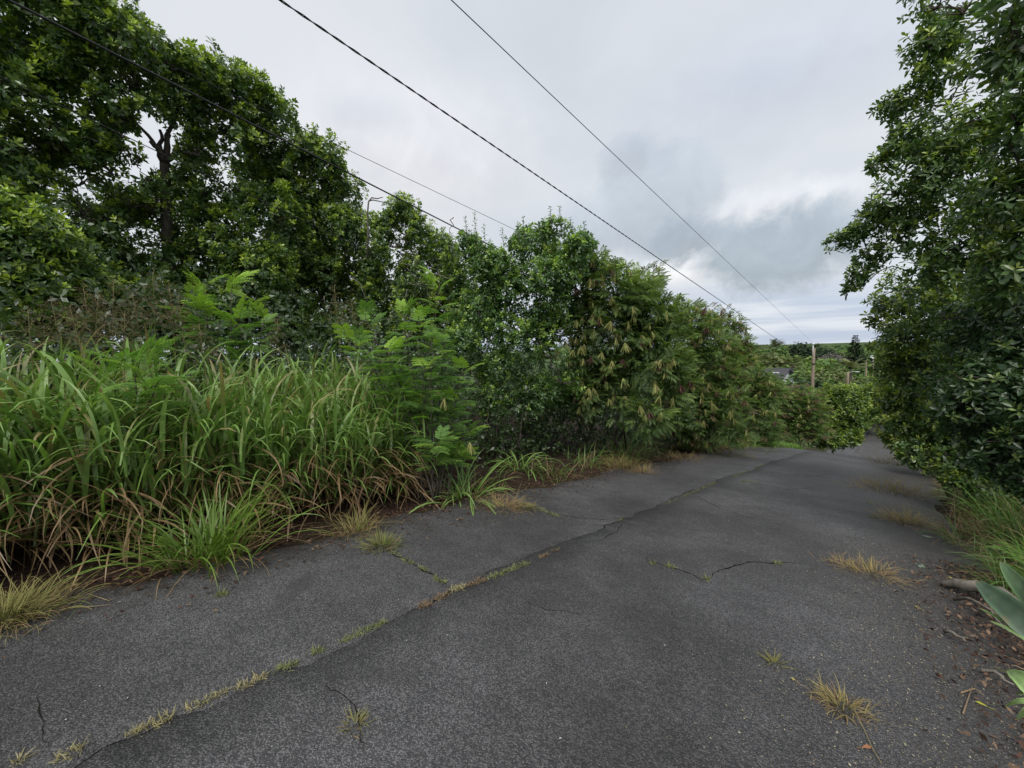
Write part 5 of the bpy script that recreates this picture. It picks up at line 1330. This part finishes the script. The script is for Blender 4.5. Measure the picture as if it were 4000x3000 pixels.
for k, (px, py, rg, rx, rz_, cols, lab) in enumerate([
        (1668, 760, 150, 8, 5, OLV, 'olive tree left of the domed tree'), (1690, 789, 110, 6, 4, GREEN, 'green tree behind the house roof'), (1720, 800, 66, 4.2, 3.2, GREEN, 'green tree right of the white house'), (1740, 810, 62, 3.5, 3.2, DKG, 'dark tree just left of the tall pole'),
        (1775, 812, 66, 4.5, 3.6, GREEN, 'round green tree right of the tall pole'), (1800, 818, 68, 4, 3, GREEN, 'small green tree left of the lamp pole'), (1790, 790, 105, 7, 4, OLV, 'olive spreading tree beyond the round green one'), (1806, 808, 100, 5, 3.4, OLV, 'olive tree behind the lamp pole'),
        (1785, 775, 140, 9, 5, GREEN, 'green spreading tree below the grey bush tree'), (1765, 785, 125, 7, 4.5, YG, 'light green tree behind the middle of the tall pole'), (1862, 828, 80, 5, 3.2, YG, 'yellow green tree right of the lamp pole'), (1885, 812, 90, 5, 3.5, DKG, 'dark tree under the distant poles'),
        (1885, 772, 175, 9, 5, YG, 'light green tree right of the pine'), (1895, 780, 140, 8, 5, GREEN, 'green tree behind the transformer pole'), (1845, 806, 115, 6, 3, GREEN, 'green tree at the foot of the pine'), (1650, 745, 210, 10, 6, GREEN, 'green tree at the left end of the far view'),
        (1675, 800, 85, 4, 3, OLV, 'olive tree left of the house'), (1905, 800, 110, 6, 5, YG, 'yellow green tree by the right trees')]):
    far_tree('far_tree', lab, px, py, rg, rx, rz_, 1500, cols, rg * .0075, 30 + k, 'trees in the valley', 4)
# tall conifer
top = at(1848, 724, 165); g = float(ground_z(top[0], top[1])); base = np.array([top[0], top[1], g]); H = top[2] - g
t = thing('pine_tree', 'tall dark narrow conifer rising above the horizon', 'tree', base); W = Acc(); W.add(*tube_arrays([base, top], [.35, .05], 8)); A = Acc(); r = np.random.default_rng(9)
for h in np.linspace(.12, .985, 42):
    R_ = (1 - h) * 6.2 + .2
    for k in range(9):
        a = r.uniform(0, 6.28); e = base + np.array([math.cos(a) * R_, math.sin(a) * R_, h * H + .05 * R_]); s = base + np.array([0, 0, h * H - .1])
        W.add(*tube_arrays([s, e], [.05, .02], 3)); n = 12; u = r.uniform(.15, 1, n)[:, None]; p = s * (1 - u) + e * u
        y = unit((e - s)[None] + r.normal(0, .5, (n, 3)) * R_ * .5); sc = r.uniform(.5, 1.1, n) * (.5 + .5 * min(1, R_ / 3))
        A.add(*stamp(RHOMB[0], RHOMB[1], p, frames(y, np.array([[0, 0, 1.0]]) + r.normal(0, .4, (n, 3))), np.stack([sc * 1.3, sc, sc], -1), np.array([(.02, .04, .02)]) * r.uniform(.7, 1.5, (n, 1))))
obj('trunk', W.mesh('trunk', MAT_BARK, base, col=False), t); obj('crown', A.mesh('crown', MAT_FAR, base), t, kind='stuff')
# palms
def palm(px, py, rg, label, seed, L=2.6, cols=((.09, .12, .04), (.17, .19, .08))):
    r = np.random.default_rng(seed); top = at(px, py, rg); g = float(ground_z(top[0], top[1])); base = np.array([top[0], top[1], g]); t = thing('palm_tree', label, 'palm tree', base, 'palms in the valley')
    W = Acc(); W.add(*tube_arrays([base, base * .5 + top * .5 + (.15, 0, 0), top], [.2, .16, .13], 8)); obj('trunk', W.mesh('trunk', MAT_BARK, base, smooth=True, col=False), t)
    for k in range(15):
        n = 1; az = k * 2.4; th = r.uniform(.1, 1.3); A = Acc(); s = np.linspace(0, 1, 9); tt = th + 1.2 * s ** 1.5; x = np.cumsum(np.sin(tt)) * L / 9; z = np.cumsum(np.cos(tt)) * L / 9
        P = top + np.stack([x * math.cos(az), x * math.sin(az), z], -1); side = np.array([-math.sin(az), math.cos(az), 0]); c = np.array(cols[0]) * .5 + np.array(cols[1]) * r.uniform(.2, .8)
        for i in range(1, 9):
            for sg in (-1, 1):
                for f in (0, .5):
                    p = P[i] * (1 - f) + P[i - 1] * f; w = L * .28 * math.sin(PI * min(.97, (i - f) / 9 + .08)); e = p + side * sg * w + np.array([0, 0, -w * .45]) + (P[i] - P[i - 1]) * .8
                    dd = (P[i] - P[i - 1]) * .22; A.add([p - dd, p + dd, e], np.array([[0, 1, 2]]), c)
        obj('frond', A.mesh('frond', MAT_FAR, base), t)
palm(1838, 797, 88, 'feathery palm standing just above the lamp pole', 1, 2.6)
palm(1712, 788, 95, 'small palm right of the house roof', 2, 2.8, ((.07, .10, .03), (.15, .19, .06)))
palm(1672, 752, 160, 'palm left of the domed tree', 3, 4.2, ((.06, .08, .03), (.12, .14, .06)))

def far_forest():
    r = np.random.default_rng(33); A = Acc(); cnt = 0
    for _ in range(1300):
        u = r.uniform(); d = 70 * (2600 / 70) ** u; az = math.radians(r.uniform(-24, 10))
        x, y = d * math.sin(az), d * math.cos(az)
        if d < 160 and abs(x - drift(y)) < 6: continue
        pj = np.array([x, y, 0.0]) - CAM; sxp = IW / 2 + FPX * (pj @ RT) / (pj @ FW)
        if any(abs(sxp - q) < w_ and d < lim for q, lim, w_ in ((1848, 170, 26), (1690, 78, 60), (1705, 180, 60), (1758, 60, 30), (1872, 110, 25))) and d > 60: continue
        g = float(ground_z(x, y)); big_ = np.interp(d, [70, 300, 2600], [1, 1.15, 2.2]); rx = r.uniform(3, 6.5) * big_; rz_ = r.uniform(2.2, 3.6) * min(big_, 1.5); hh = r.uniform(3.2, 5.0)
        if d < 230: hh *= .7; rz_ *= .8
        cols = [GREEN, GREEN, OLV, YG, DKG, GREEN][r.integers(6)]
        n = int(np.interp(d, [70, 250, 800, 2600], [170, 110, 46, 30]))
        far_crown(A, np.array([x, y, g + hh - rz_ * .4]), rx, rz_, n, r, cols, rx * np.interp(d, [70, 250, 800, 2600], [.25, .30, .48, .6]))
    o = obj('far_forest', A.mesh('far_forest', MAT_FAR)); tag(o, 'rolling green forest canopy filling the valley out to the horizon', 'forest', kind='stuff')
far_forest()
